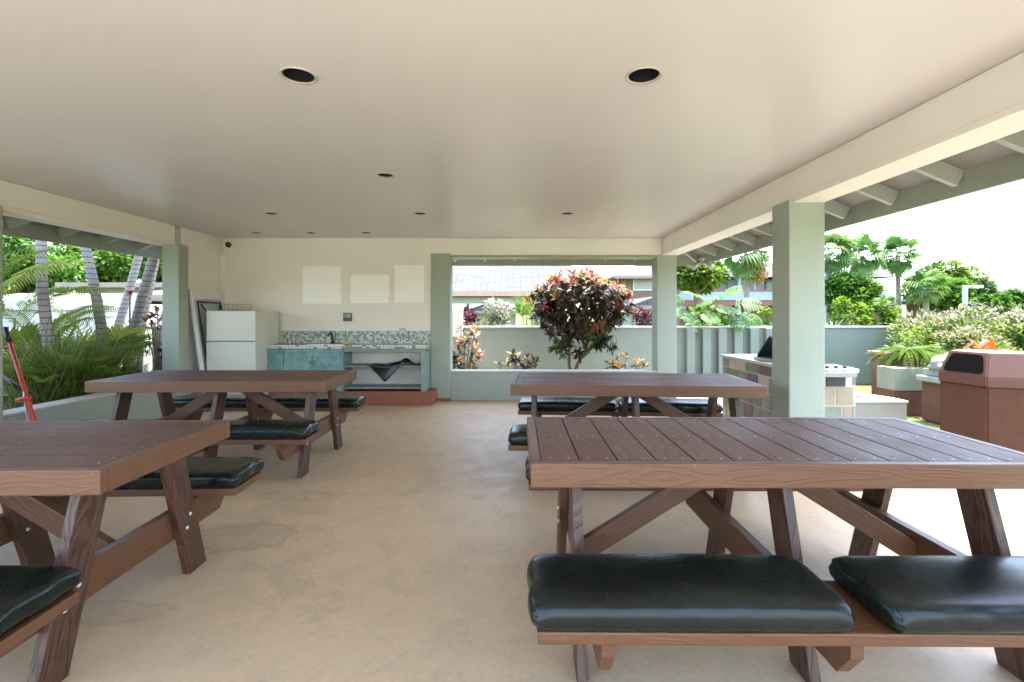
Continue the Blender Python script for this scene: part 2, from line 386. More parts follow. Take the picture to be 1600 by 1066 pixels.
def fan_t(n=18, spread=105, droop=.5):
    """fan palm leaf: petiole then pointed segments"""
    V = [(0, -.012, 0), (0, .012, 0), (.45, .01, .04), (.45, -.01, .04)]; Fs = [(0, 3, 2, 1)]
    for i in range(n):
        a = R(-spread + 2 * spread * i / (n - 1)); L = .58 * (1 - .25 * abs(a / R(spread))) * random.uniform(.88, 1.05)
        c = np.array((.45, 0, .04)); d = np.array((math.cos(a), math.sin(a), 0)); s = np.array((-math.sin(a), math.cos(a), 0))
        wd = L * math.radians(2 * spread / n) * .34
        m = c + d * L * .55 + (0, 0, .02); e = c + d * L - np.array((0, 0, droop * L * random.uniform(.6, 1.4)))
        b = len(V); V += [tuple(c), tuple(m + s * wd), tuple(e), tuple(m - s * wd), tuple(m - (0, 0, wd * .5))]
        Fs += [(b, b + 4, b + 1), (b, b + 3, b + 4), (b + 1, b + 4, b + 2), (b + 4, b + 3, b + 2)]
    return tmpl(V, Fs)
def monstera_t():
    V = []; Fs = []; n = 9
    def mid(t): return np.array((t, 0, -.28 * t * t))
    for i in range(n):
        t0 = i / n; t1 = (i + .66) / n
        wid = .52 * math.sin(math.pi * min(1, .22 + .74 * t0)) ** .7
        for sg in (-1, 1):
            a = mid(t0); b = mid(t1); k = (.30 - .0 * t0) if t0 > .15 else -.12
            tip0 = a + np.array((k * wid + .02, sg * wid, .02 - .22 * wid)); tip1 = b + np.array((k * wid + .015, sg * wid * .86, .02 - .2 * wid))
            m0 = (a + tip0) / 2 + np.array((0, 0, .07)); m1 = (b + tip1) / 2 + np.array((0, 0, .07))
            q = len(V); V += [tuple(x) for x in (a, b, m1, tip1, tip0, m0)]
            Fs += [(q, q + 1, q + 2, q + 5), (q + 5, q + 2, q + 3, q + 4)]
    return tmpl(V, Fs)
class Leaves:
    def __init__(s): s.V = []; s.C = []; s.L = []; s.P = []; s.nv = 0
    def add(s, T, loc, d, nrm, scale, col):
        V, Fs = T; n = len(loc)
        if n == 0: return s
        loc = np.asarray(loc, float); d = np.asarray(d, float); nrm = np.asarray(nrm, float)
        d = d / (np.linalg.norm(d, axis=1, keepdims=True) + 1e-9)
        y = np.cross(nrm, d); y /= (np.linalg.norm(y, axis=1, keepdims=True) + 1e-9); z = np.cross(d, y)
        M = np.stack([d, y, z], 2)
        scale = np.asarray(scale, float).reshape(-1, 1, 1) * np.ones((n, 1, 1))
        P = np.einsum('nij,kj->nki', M, V) * scale + loc[:, None, :]
        k = len(V); s.V.append(P.reshape(-1, 3))
        s.C.append(np.repeat(np.asarray(col, float).reshape(n, 3), k, 0))
        flat = np.concatenate([np.array(f) for f in Fs]); tot = np.array([len(f) for f in Fs])
        s.L.append((flat[None, :] + (np.arange(n) * k)[:, None] + s.nv).reshape(-1)); s.P.append(np.tile(tot, n)); s.nv += n * k
        return s
    def build(s, name, mat, parent=None):
        V = np.concatenate(s.V); L = np.concatenate(s.L); T = np.concatenate(s.P); C = np.concatenate(s.C) * .74
        me = bpy.data.meshes.new(name); me.vertices.add(len(V)); me.vertices.foreach_set('co', V.astype('f').ravel())
        me.loops.add(len(L)); me.loops.foreach_set('vertex_index', L.astype('i'))
        me.polygons.add(len(T)); st = np.concatenate([[0], np.cumsum(T)[:-1]]); me.polygons.foreach_set('loop_start', st.astype('i'))
        me.update(calc_edges=True); me.validate()
        ca = me.color_attributes.new('Col', 'FLOAT_COLOR', 'POINT')
        ca.data.foreach_set('color', np.concatenate([C, np.ones((len(C), 1))], 1).astype('f').ravel())
        me.polygons.foreach_set('use_smooth', np.ones(len(me.polygons), dtype=bool))
        me.materials.append(mat); o = bpy.data.objects.new(name, me); S.collection.objects.link(o)
        if parent: o.parent = parent
        return o
def rdir(n):
    v = RNG.normal(size=(n, 3)); return v / np.linalg.norm(v, axis=1, keepdims=True)
def pick(cols, n, jit=.2):
    c = np.array(cols)[RNG.integers(0, len(cols), n)]
    return np.clip(c * (1 + RNG.uniform(-jit, jit, (n, 1))), 0, 1)
T_LEAF = leaf_t(); T_OVAL = leaf_t(.55, .15); T_NARROW = leaf_t(.2, .35); T_BLADE = blade_t(); T_FROND = frond_t(); T_FERN = frond_t(22, .05, .14, .9, .1, .006)
T_FAN = fan_t(); T_MON = monstera_t(); T_THIN = blade_t(.018, .35)
# ================================================================== SETTING: ground sheets
XL, XR, YB, ZC = -4.40, 2.24, 7.25, 2.46           # inner faces of the beams, back wall, ceiling
def sheet(name, x0, x1, y0, y1, z, m):
    mb = MB(); i = mb.mi(m)
    f = mb.bm.faces.new([mb.bm.verts.new(p) for p in ((x0, y0, z), (x1, y0, z), (x1, y1, z), (x0, y1, z))]); f.material_index = i
    return tag(mb.build(name, fix=False), kind='structure')
sheet('ground', -400, 400, -200, 700, -.03, LAWN)
sheet('bounce_pavement', -5.6, 2.61, -9, 9.1, -.008, PAVE)  # unseen paving added around and behind the camera as a light bounce
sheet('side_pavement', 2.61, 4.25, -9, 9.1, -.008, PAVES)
boxo('floor', (-4.6, -.6, -.2), (2.62, 7.5, 0), FLOORM)['kind'] = 'structure'
sheet('planting_bed', -5.6, 2.5, 7.50, 9.1, .17, GRAVEL_BOUNCE)
sheet('side_planting_bed', -7.1, -4.6, 1.0, 9.1, .16, SOIL)

# ================================================================== PAVILION
pav = thing('pavilion', 'open picnic pavilion with cream ceiling and beams on sage green pillars', 'pavilion', (0, 0, 0))
# ceiling with real recesses cut for the can lights
CANS = [(-1.045, 2.33, .074), (.63, 2.33, .074), (-1.07, 3.99, .062), (-2.78, 5.50, .062), (-1.075, 5.50, .062), (.61, 5.50, .062), (-3.65, 6.79, .062), (-2.87, 6.79, .062), (-2.09, 6.79, .062)]
c = MB().box((-4.6, .36, ZC), (2.45, 7.5, ZC + .22), CEIL).build('ceiling')
k = MB()
for x, y, r in CANS: k.lathe([(0, -.05), (r, -.05), (r, .14), (0, .14)], (x, y, ZC), DARK, 28, False)
bmesh.ops.remove_doubles(k.bm, verts=k.bm.verts, dist=1e-5)
kk = k.build('cutter')
md = c.modifiers.new('b', 'BOOLEAN'); md.object = kk; md.operation = 'DIFFERENCE'; md.solver = 'EXACT'
dg = bpy.context.evaluated_depsgraph_get(); me = bpy.data.meshes.new_from_object(c.evaluated_get(dg))
c.modifiers.clear(); c.data = me; bpy.data.objects.remove(kk); c.parent = pav
for f in me.polygons: f.material_index = 0
RING = plain('ring_metal', (.55, .5, .45), .4, .2); CANM = plain('can_inner', (.02, .02, .022), .35, .3); BULB = plain('bulb_glass', (.05, .05, .055), .15, spec=.6)
names = ['round recessed can light in the ceiling, larger one nearer the left table', 'round recessed can light in the ceiling, larger one over the nearest right table',
         'small recessed ceiling light alone in the middle of the room', 'small recessed ceiling light, left of the middle row of three', 'small recessed ceiling light, centre of the middle row of three',
         'small recessed ceiling light, right of the middle row of three', 'small recessed ceiling light near the back wall, closest to the security camera', 'small recessed ceiling light near the back wall, second from the security camera',
         'small recessed ceiling light near the back wall, third from the security camera']
for (x, y, r), nm in zip(CANS, names):
    t = thing('recessed_light', nm, 'ceiling light', (x, y, ZC), 0, 'recessed ceiling lights')
    MB().lathe([(r - .001, .0), (r + .004, -.004), (r + .012, -.005), (r + .014, -.001), (r + .013, .001)], (0, 0, 0), RING, 32).build('trim_ring', t)
    MB().lathe([(r - .003, .002), (r - .006, .05), (r - .012, .11), (.001, .125)], (0, 0, 0), CANM, 32).build('can', t, fix=False)
    MB().lathe([(.001, .045), (r * .45, .05), (r * .62, .07), (r * .5, .1), (.02, .12)], (0, 0, 0), BULB, 20).build('bulb', t)

def beam(lo, hi, trim_side=None):
    mb = MB().box(lo, hi, CREAM, .006); o = mb.build('beam', pav)
    return o
beam((XR, .36, 2.235), (2.46, YB + .28, ZC - .002))
boxo('beam_trim', (XR - .012, .36, 2.197), (2.475, YB - .002, 2.233), CREAM, pav, .004)
beam((-4.60, .36, 2.235), (XL, 6.23, ZC - .002))
boxo('beam_trim', (-4.615, .36, 2.197), (XL + .012, 6.225, 2.233), CREAM, pav, .004)
beam((XL, .36, 2.197), (XR, .58, ZC - .002))
beam((-1.2545, YB, 2.20), (XR, YB + .26, ZC - .002))
boxo('beam_trim', (-.957, YB - .010, 2.165), (2.155, YB + .27, 2.198), EAVEG, pav, .003)
# pillars
def pillar(x0, x1, y0, y1, label=None):
    o = MB().box((x0, y0, .002), (x1, y1, 2.223), GREEN, .012).build('pillar', pav)
    if label: o['label'] = label
pillar(2.197, 2.484, 3.83, 4.09); pillar(2.163, 2.46, YB, YB + .28)
pillar(-1.255, -.959, YB - .02, YB + .26); pillar(-4.62, -4.35, 3.82, 4.09); pillar(-4.57, -4.352, 6.23, 6.42)
pillar(2.197, 2.484, .34, .60); pillar(-4.62, -4.35, .34, .60)
boxo('base_trim', (-1.262, YB - .03, .003), (-.952, YB + .1, .045), REDBASE, pav)
# back wall and left wall piece (solid, cream)
boxo('back_wall', (-4.60, YB, .002), (-1.255, YB + .25, ZC - .003), CREAM, pav)
boxo('side_wall', (-4.598, 6.42, .002), (XL, YB - .002, ZC - .003), CREAM, pav)
boxo('pipe_chase', (-4.397, YB - .09, .003), (-4.31, YB - .003, 2.20), CREAM, pav, .008)
boxo('joint_cover', (-4.398, 6.33, 2.224), (-4.385, 6.41, ZC - .004), CREAM, pav, .003)
# low walls
boxo('low_wall', (-.959, YB + .02, .003), (2.163, YB + .22, .43), GREEN, pav, .008)
boxo('wall_cap', (-.958, YB + .005, .432), (2.162, YB + .24, .45), CAPW, pav, .005)
boxo('low_wall', (-4.6, 4.09, .003), (XL, 6.23, .415), GREEN, pav, .008)
boxo('wall_cap', (-4.612, 4.092, .417), (XL + .012, 6.228, .437), CAPW, pav, .005)
boxo('low_wall', (-4.6, .58, .003), (XL, 3.82, .415), GREEN, pav, .008)
boxo('wall_cap', (-4.612, .582, .417), (XL + .012, 3.818, .437), CAPW, pav, .005)
# roof: hip, with sheathing underneath
ex0, ex1, ey0, ey1, ez, sl_ = -5.18, 3.05, -.12, 7.93, 2.254, .426
rh = (ex1 - ex0) / 2 * sl_; xm = (ex0 + ex1) / 2; dy = (ex1 - ex0) / 2
def roofmesh(z0, m, name, grow):
    mb = MB(); i = mb.mi(m); b = mb.bm
    A = [b.verts.new(p) for p in ((ex0 - grow, ey0 - grow, z0), (ex1 + grow, ey0 - grow, z0), (ex1 + grow, ey1 + grow, z0), (ex0 - grow, ey1 + grow, z0), (xm, ey0 + dy, z0 + rh + grow * sl_), (xm, ey1 - dy, z0 + rh + grow * sl_))]
    for f in ((0, 1, 4), (1, 2, 5, 4), (2, 3, 5), (3, 0, 4, 5)): b.faces.new([A[k] for k in f]).material_index = i
    return mb.build(name, pav, fix=False)
roofmesh(ez, SHEATH, 'roof_sheathing', 0); roofmesh(ez + .055, SHING, 'roof', .03)
mb = MB()                                           # fascia boards all round
for lo, hi in (((ex1 - .03, ey0, 2.109), (ex1, ey1 - .002, ez + .05)), ((ex0, ey0, 2.109), (ex0 + .03, ey1 - .002, ez + .05)), ((ex0, ey1, 2.109), (ex1, ey1 + .03, ez + .05)), ((ex0, ey0 - .03, 2.109), (ex1, ey0 - .001, ez + .05))):
    MB().box(lo, hi, EAVEG, .003).build('fascia', pav)
def sheath_z(d): return ez + sl_ * d                # d = distance in from the eave
def rafter(p_in, p_out, mirror=1):
    """p_in/p_out: (x,y) plan ends; depth .125 under the sheathing"""
    a = Vector(p_in); b = Vector(p_out); d = (b - a).normalized(); n = Vector((-d.y, d.x)) * .019
    def dist(q): return min(ex1 - q.x, q.x - ex0, q.y - ey0, ey1 - q.y)
    za = sheath_z(dist(a)) - .004; zb = sheath_z(dist(b)) - .004; b2 = b - d * .05
    zb2 = sheath_z(dist(b2)) - .004
    P = []
    for q, z in ((a, za - .125), (b2, zb2 - .12)): P += [(q.x - n.x, q.y - n.y, z), (q.x + n.x, q.y + n.y, z)]
    T = []
    for q, z in ((a, za), (b, zb)): T += [(q.x - n.x, q.y - n.y, z), (q.x + n.x, q.y + n.y, z)]
    MB().hexa([P[0], P[2], P[3], P[1], T[0], T[2], T[3], T[1]], EAVEG).build('rafter', pav)
for k in range(-5, 9):
    y = 3.23 + .547 * k
    if y > 7.5 or y < .2: continue
    rafter((2.43, y), (3.018, y)); rafter((-4.56, y), (-5.148, y))
for k in range(-8, 7):
    x = -.47 + .489 * k
    if -4.5 < x < 2.4: rafter((x, 7.49), (x, 7.898))
rafter((2.44, 7.32), (3.02, 7.90)); rafter((-4.58, 7.32), (-5.15, 7.9))

# ---- things fixed to the pavilion
t = thing('gutter_downspout', 'grey curved downspout at the back corner of the eave', 'downspout', (0, 0, 0))
GUT = plain('grey_gutter', (.30, .32, .34), .5)
MB().tube([(2.32, 7.99, 2.16), (2.32, 8.0, 2.06), (2.42, 7.92, 1.96), (2.47, 7.75, 1.86), (2.47, 7.62, 1.80), (2.47, 7.60, .2)], .03, GUT, 12).build('pipe', t)
t = thing('flood_light', 'small grey twin flood light under the back right eave corner', 'flood light', (2.86, 7.30, 2.11))
G_ = plain('lamp_grey', (.35, .36, .37), .4, .3)
MB().lathe([(.001, .06), (.05, .06), (.05, .03), (.02, .02), (.02, 0), (.001, 0)], (0, 0, 0), G_).build('base', t)
for s in (-1, 1):
    o = MB().tube([(0, 0, 0), (s * .06, -.01, -.03), (s * .10, -.02, -.06), (s * .15, -.04, -.10)], [.012, .02, .035, .045], G_, 12).build('lamp_head', t)
t = thing('security_camera', 'white box security camera with black lens, high in the back left corner', 'camera', (0, 0, 0))
MB().box((-4.33, YB - .05, 2.235), (-4.16, YB - .001, 2.425), WHITEP, .012).build('housing', t)
o = MB().tube([(-4.255, YB - .05, 2.345), (-4.255, YB - .075, 2.345), (-4.255, YB - .085, 2.345)], [.062, .06, .045], WHITEP, 24).build('collar', t)
o = MB().tube([(-4.255, YB - .085, 2.345), (-4.255, YB - .11, 2.345), (-4.255, YB - .125, 2.345), (-4.255, YB - .13, 2.345)], [.042, .04, .025, .008], plain('lens_black', (.004, .004, .005), .08, spec=.8), 24).build('lens', t)

# blank white notices on the back wall (rounded corners)
POSTER = plain('blank_white_board', (.97, .97, .97), .5, var=.01)
def rrect(w, h, r, n=6):
    P = []
    for cx, cy, a0 in ((w / 2 - r, h / 2 - r, 0), (-w / 2 + r, h / 2 - r, 90), (-w / 2 + r, -h / 2 + r, 180), (w / 2 - r, -h / 2 + r, 270)):
        P += [(cx + r * math.cos(R(a0 + 90 * i / n)), cy + r * math.sin(R(a0 + 90 * i / n))) for i in range(n + 1)]
    return P
for (u0, u1, v0, v1, lb) in ((473.8, 533.7, 416, 474.5, 'large square blank white board, left of the three on the back wall'), (548, 608, 429.5, 474, 'lowest and widest blank white board, middle of the three on the back wall'),
                             (616.8, 662.6, 414.5, 473, 'tall narrow blank white board beside the green pillar')):
    a = at(u0, v1, YB); b = at(u1, v0, YB); w = b.x - a.x; h = b.z - a.z
    o = MB().prism([(a.x + w / 2 + p[0], a.z + h / 2 + p[1]) for p in rrect(w, h, .03)], 'y', YB - .012, YB - .0005, POSTER).build('notice_board')
    tag(o, lb, 'board', 'blank boards on the back wall')
a = at(537, 502, YB); b = at(550, 489, YB)
t = thing('outlet_box', 'dark square electrical outlet box on the cream wall above the sink counter', 'outlet')
OUT = plain('outlet_dark', (.05, .055, .055), .35, .3)
MB().box((a.x, YB - .03, a.z), (b.x, YB - .0005, b.z), OUT, .004).build('box', t)
MB().box((a.x + .012, YB - .034, a.z + .055), (b.x - .012, YB - .0305, b.z - .015), plain('outlet_face', (.35, .36, .36), .4), .001).build('cover', t)
MB().box((a.x + .03, YB - .037, a.z + .07), (a.x + .05, YB - .0345, b.z - .03), DARK).build('socket', t)
a = at(624, 518.5, YB); b = at(635, 513, YB)
o = MB().box((a.x, YB - .015, a.z), (b.x, YB - .0005, b.z), plain('beige_plate', (.55, .48, .38), .4), .003).build('wall_plate'); tag(o, 'small beige cover plate on the wall just above the mosaic splashback', 'plate')

# ================================================================== KITCHEN RUN
PZ, KF = .20, 6.885                                  # platform height and front
t = thing('kitchen_platform', 'low red brown painted step under the kitchen counter', 'platform')
MB().box((-3.54, KF, .003), (-1.155, YB - .003, PZ), REDBASE, .008).build('step', t)
k_ = thing('kitchen_counter', 'teal kitchen counter with mosaic splashback, sink and open shelves', 'counter')
CT = .868; cf = 6.815; ccb = cf + .05
x_of = lambda u, Y: (u - CU) * Y / F
xl = x_of(411, cf); xc0 = x_of(416, ccb); xc1 = x_of(537, ccb); xr = -1.26
MB().box((xl, cf, CT - .04), (xr, YB - .022, CT), COUNTER, .003).build('countertop', k_)
MB().box((xl - .004, cf - .008, CT - .045), (xr, cf - .0005, CT + .001), EDGET).build('edge_tiles', k_)
MB().box((x_of(441, YB), YB - .02, CT - .03), (xr + .003, YB - .001, 1.056), MOSAIC).build('splashback', k_)
# cabinet carcass
MB().box((xc0, ccb, PZ + .001), (xc1, YB - .004, CT - .042), TEAL).build('cabinet', k_)
dw = x_of(444, ccb); dm = x_of(490, ccb)
for x0, x1, nm in ((xc0 + .004, dw - .004, 'side_panel'), (dw + .002, dm - .003, 'door'), (dm + .003, xc1 - .004, 'door')):
    z1 = CT - .052 if nm == 'side_panel' else CT - .115
    d = MB().box((x0, ccb - .018, PZ + .03), (x1, ccb - .0005, z1), TEAL, .003).build(nm, k_)
    if nm == 'door':
        hx = dm - .035 if x0 < dm - .1 else dm + .035
        MB().tube([(hx, ccb - .018, z1 - .05), (hx, ccb - .045, z1 - .06), (hx + .004, ccb - .05, z1 - .10), (hx, ccb - .045, z1 - .14), (hx, ccb - .018, z1 - .15)], .006, STEEL, 8).build('handle', d)
MB().box((dw + .002, ccb - .018, CT - .108), (xc1 - .004, ccb - .0005, CT - .052), TEAL, .003).build('drawer_front', k_)
GC = plain('green_shelf_paint', (.22, .30, .265), .55, var=.15)
MB().box((xc1 + .001, ccb, CT - .095), (xr - .001, ccb + .04, CT - .042), GC).build('rail', k_)
MB().box((-1.33, ccb, PZ + .001), (xr - .001, YB - .004, CT - .097), GC).build('end_panel', k_)
MB().box((xc1 + .001, YB - .025, PZ + .001), (-1.332, YB - .005, CT - .042), plain('shelf_back_paint', (.66, .62, .56), .6, var=.05)).build('back_panel', k_)
for z in (PZ + .035, .545): MB().box((xc1 + .001, ccb + .03, z), (-1.332, YB - .027, z + .025), plain('shelf_grey', (.22, .24, .235), .5, var=.3), .002).build('shelf', k_)
# sink and tap
DKS = plain('tap_metal', (.10, .10, .10), .25, .8)
sx = x_of(512, 7.0)
MB().prism([(sx - .26 + .0, 6.90), (sx + .26, 6.90), (sx + .26, 7.16), (sx - .26, 7.16)], 'z', CT + .0005, CT + .008, STEEL).build('sink', k_)
MB().box((sx - .23, 6.925, CT + .0085), (sx + .23, 7.135, CT + .010), plain('sink_dark', (.06, .06, .06), .3, .7)).build('basin', k_)
MB().lathe([(.001, .10), (.016, .10), (.018, .02), (.03, .012), (.03, 0)], (sx + .0, 7.19, CT), DKS).tube([(sx, 7.19, CT + .09), (sx - .01, 7.15, CT + .15), (sx - .015, 7.09, CT + .155), (sx - .015, 7.06, CT + .12)], .013, DKS).tube([(sx, 7.19, CT + .1), (sx - .03, 7.2, CT + .19)], .01, DKS).build('tap', k_)
sg = MB().box((0, 0, 0), (.10, .06, .028), plain('yellow_sponge', (.55, .52, .06), .9, var=.2, nscale=60), .008).build('sponge'); sg.location = (x_of(536, 7.05), 7.03, CT + .003); tag(sg, 'yellow green sponge on the counter right of the tap', 'sponge')

# black plastic sheet draped over the middle shelf
def cloth():
    mb = MB(); m = plain('black_plastic', (.006, .007, .008), .3, spec=.6, bd=.004, bscale=14); i = mb.mi(m); b = mb.bm
    top = .572; y0 = ccb + .02; nx, ny = 26, 14; x0, x1 = x_of(572, 6.9), x_of(655, 6.9); g = {}
    for a in range(nx + 1):
        for c_ in range(ny + 1):
            s = a / nx; q = c_ / ny; x = x0 + (x1 - x0) * s
            hump = .075 * math.exp(-((s - .70) / .17) ** 2) + .012 * math.sin(s * 21 + q * 5) + .012
            y = y0 + .16 * q * (1 - .3 * s) + .01 * math.sin(s * 17)
            z = top + hump * (.55 + .45 * q)
            if q < .45:                                # hanging triangular flap
                k = (.45 - q) / .45; drop = max(0, .245 * (1 - abs(s - .36) / .30)) if abs(s - .36) < .30 else 0
                if drop: x = x0 + (x1 - x0) * (s + (.28 - s) * 0); z = top + hump * .5 * (1 - k) - drop * k; y = y0 - .012 - .012 * math.sin(k * 3 + s * 9)
                else: z = top + hump * (1 - .6 * k); y = y0 + .02 * (1 - k)
            g[a, c_] = b.verts.new((x, y, z))
    for a in range(nx):
        for c_ in range(ny):
            f = b.faces.new([g[a, c_], g[a + 1, c_], g[a + 1, c_ + 1], g[a, c_ + 1]]); f.smooth = True; f.material_index = i
    o = mb.build('plastic_sheet'); sd = o.modifiers.new('s', 'SOLIDIFY'); sd.thickness = .004
    tag(o, 'crumpled black plastic sheet draped over the open kitchen shelf', 'plastic sheet')
cloth()

# fridge
FR = plain('fridge_enamel', (.60, .59, .53), .3, var=.03, bd=.0006, bscale=150)
f0 = x_of(322, 6.53); f1 = x_of(399, 6.53); fz = 1.355
fr = thing('fridge', 'off white two door fridge standing beside the teal counter', 'fridge', (0, 0, 0))
MB().box((f0 + .004, 6.60, .05), (f1 - .004, 7.19, fz - .004), FR, .012).build('body', fr)
zs = H - (534 - CV) * 6.53 / F
MB().box((f0, 6.53, zs + .005), (f1, 6.594, fz), FR, .014).build('freezer_door', fr)
MB().box((f0, 6.53, .07), (f1, 6.594, zs - .005), FR, .014).build('door', fr)
for z0, z1 in ((zs + .012, zs + .03), (zs - .03, zs - .012)): MB().box((f0 + .03, 6.518, z0), (f0 + .16, 6.5295, z1), FR, .003).build('handle', fr)
MB().box((f0 + .02, 6.56, .002), (f1 - .02, 7.15, .048), plain('fridge_kick', (.1, .1, .1), .6)).build('kick_plate', fr)
rk = MB(); RW = plain('rack_wire', (.5, .42, .33), .5, .3); 
a = at(355, 483, 6.95); bx = x_of(383, 6.95)
for z in (fz + .012, fz + .095): rk.tube([(a.x, 6.75, z), (bx, 6.75, z), (bx, 7.1, z), (a.x, 7.1, z), (a.x, 6.75, z)], .004, RW, 6)
for x in (a.x, (a.x + bx) / 2, bx):
    for y in (6.75, 7.1): rk.tube([(x, y, fz + .002), (x, y, fz + .10)], .004, RW, 6)
tag(rk.build('wire_rack'), 'small tan wire rack on top of the fridge', 'rack')

# folding table leaning against the left wall
ft = thing('folding_table', 'white plastic folding table leaning on the wall beside the fridge, legs folded', 'folding table', (0, 0, 0))
PLS = plain('grey_white_plastic', (.66, .68, .70), .45, var=.04); PLI = plain('plastic_underside', (.52, .55, .60), .55, var=.05)
def lean(y, s, off=0.0):                               # s 0..1 from the floor up; plane leans to the wall
    L = 1.66; x = -4.14 - .235 * s; return Vector((x + off, y, .012 + s * (L - .03)))
def quadbox(mb, y0, y1, s0, s1, o0, o1, m, bev=0):
    mb.hexa([lean(y0, s0, o0), lean(y1, s0, o0), lean(y1, s0, o1), lean(y0, s0, o1), lean(y0, s1, o0), lean(y1, s1, o0), lean(y1, s1, o1), lean(y0, s1, o1)], m, bev)
mb = MB(); quadbox(mb, 6.46, 7.13, 0, 1, -.02, .0, PLI, .004); mb.build('tabletop', ft)
for y0, y1, s0, s1 in ((6.45, 6.50, 0, 1), (7.09, 7.14, 0, 1), (6.502, 7.088, .92, 1), (6.502, 7.088, 0, .08)):
    mb = MB(); quadbox(mb, y0, y1, s0, s1, .001, .035, PLS, .01); mb.build('rim', ft)
def bar(pts, r, nm): MB().tube([lean(y, s, .03 + (k_o)) for (y, s, k_o) in pts], r, BLACKM, 8).build(nm, ft)
bar([(6.56, .90, 0), (7.07, .895, 0)], .011, 'leg_frame'); bar([(6.56, .90, 0), (6.57, .10, 0)], .009, 'leg_frame'); bar([(7.05, .9, .01), (7.05, .12, .01)], .011, 'leg_frame')
bar([(6.60, .88, .015), (6.84, .70, .02), (6.84, .60, .02), (6.60, .47, .015)], .011, 'brace'); bar([(7.03, .88, .015), (6.88, .70, .02), (6.84, .62, .03)], .010, 'brace')
bar([(6.56, .47, .01), (7.05, .47, .01)], .010, 'leg_frame'); bar([(6.58, .46, .015), (6.90, .25, .02), (6.6, .1, .02)], .011, 'brace')

# ================================================================== PICNIC TABLES
TL, TW, TZ = 1.94, .80, .76
def top_mesh(along_x=True):
    """boards inside the frame; long axis of boards is local X of this mesh"""
    Lb = (TL - .08) if along_x else (TW - .08); span = (TW - .08) if along_x else (TL - .08)
    n = 5 if along_x else 13; g = .0045; w = (span - g * (n - 1)) / n
    mb = MB(); fl = mb.bm.faces.layers.float.new('bid'); scr = []
    for i in range(n):
        y0 = -span / 2 + i * (w + g); before = set(mb.bm.faces)
        mb.box((-Lb / 2, y0, -.028), (Lb / 2, y0 + w, 0), WOODTOP, .003); r = random.random()
        for f in mb.bm.faces:
            if f not in before: f[fl] = r
        for sx in ((-Lb / 2 + .03, 0, Lb / 2 - .03) if not along_x else (-Lb / 2 + .03, -Lb / 6 - .03, Lb / 6 + .03, Lb / 2 - .03)):
            for sy in ((.25, .75) if w > .1 else (.5,)): scr.append((sx + random.uniform(-.006, .006), y0 + w * sy))
    i = mb.mi(SCREW)
    for x, y in scr:
        r = random.uniform(.0032, .0045); vs = [mb.bm.verts.new((x + r * math.cos(a), y + r * math.sin(a), .0012)) for a in [k * math.pi / 4 for k in range(8)]]
        mb.bm.faces.new(vs).material_index = i
    return mb
def picnic_table(along_x, label, loc, rz):
    t = thing('picnic_table', label, 'picnic table', (*loc, 0), rz, 'picnic tables')
    tp = top_mesh(along_x).build('tabletop', t); tp.location = (0, 0, TZ - .001)
    if not along_x: tp.rotation_euler = (0, 0, R(90))
    az = TZ - .0445
    for s in (-1, 1):
        timber('apron', (-TL / 2, s * (TW / 2 - .019), az), (TL / 2, s * (TW / 2 - .019), az), .089, .038, (0, 0, 1), WOODRAIL, t)
        timber('apron', (s * (TL / 2 - .019), -TW / 2 + .039, az), (s * (TL / 2 - .019), TW / 2 - .039, az), .089, .038, (0, 0, 1), WOODRAIL, t)
    for x in (-.77, 0, .77):
        sx = -1 if x < 0 else 1; lx = x + .0195 * sx; rx = x - .0195 * sx
        timber('cleat', (rx, -TW / 2 + .045, TZ - .061), (rx, TW / 2 - .045, TZ - .061), .055, .038, (0, 0, 1), WOODRAIL, t)
        for s in (-1, 1):
            a = Vector((lx, s * .195, TZ - .032)); b = Vector((lx, s * .405, .0)); d = (b - a).normalized()
            # board ends cut level: shift = half width * tan(angle)
            tn = d.y / -d.z
            wd = Vector((0, 1, 0)); z = (wd - d * wd.dot(d)).normalized(); k = z.z / -d.z
            lg = timber('leg', a, b, .13, .038, (0, 1, 0), WOODLEG, t, (k, k))
            for q in (.36, .66):
                zz = .275 + (.03 if q > .5 else -.03); yy = s * (.405 - (.21) * zz / (TZ - .032))
                bo = MB().lathe([(.0095, -.001), (.009, .002), (.006, .005), (.0005, .006)], (0, 0, 0), SCREW, 10).build('bolt', lg)
                m = Matrix.Translation((lx + .0195 * sx, yy + (.02 if q > .5 else -.02), zz)) @ Matrix.Rotation(R(90) * sx, 4, 'Y')
                bo.parent = lg; bo.matrix_basis = lg.matrix_basis.inverted() @ m
        # long rail that carries both benches, lower corners cut off
        o = MB().prism([(-.725, .085), (-.725, .14), (.725, .14), (.725, .085), (.66, 0), (-.66, 0)], 'y', -.019, .019, WOODRAIL).build('bench_support', t)
        o.location = (rx, 0, .204); o.rotation_euler = (0, 0, R(90))
    for s in (-1, 1): timber('brace', (s * .73, 0, .25), (s * .07, 0, .665), .089, .038, (0, 0, 1), WOODRAIL, t, (-.3, .6))
    for s in (-1, 1): timber('bench_seat', (-TL / 2 + .01, s * .61, .361), (TL / 2 - .01, s * .61, .361), .285, .038, (0, 1, 0), WOODRAIL, t, bev=.006)
    return t

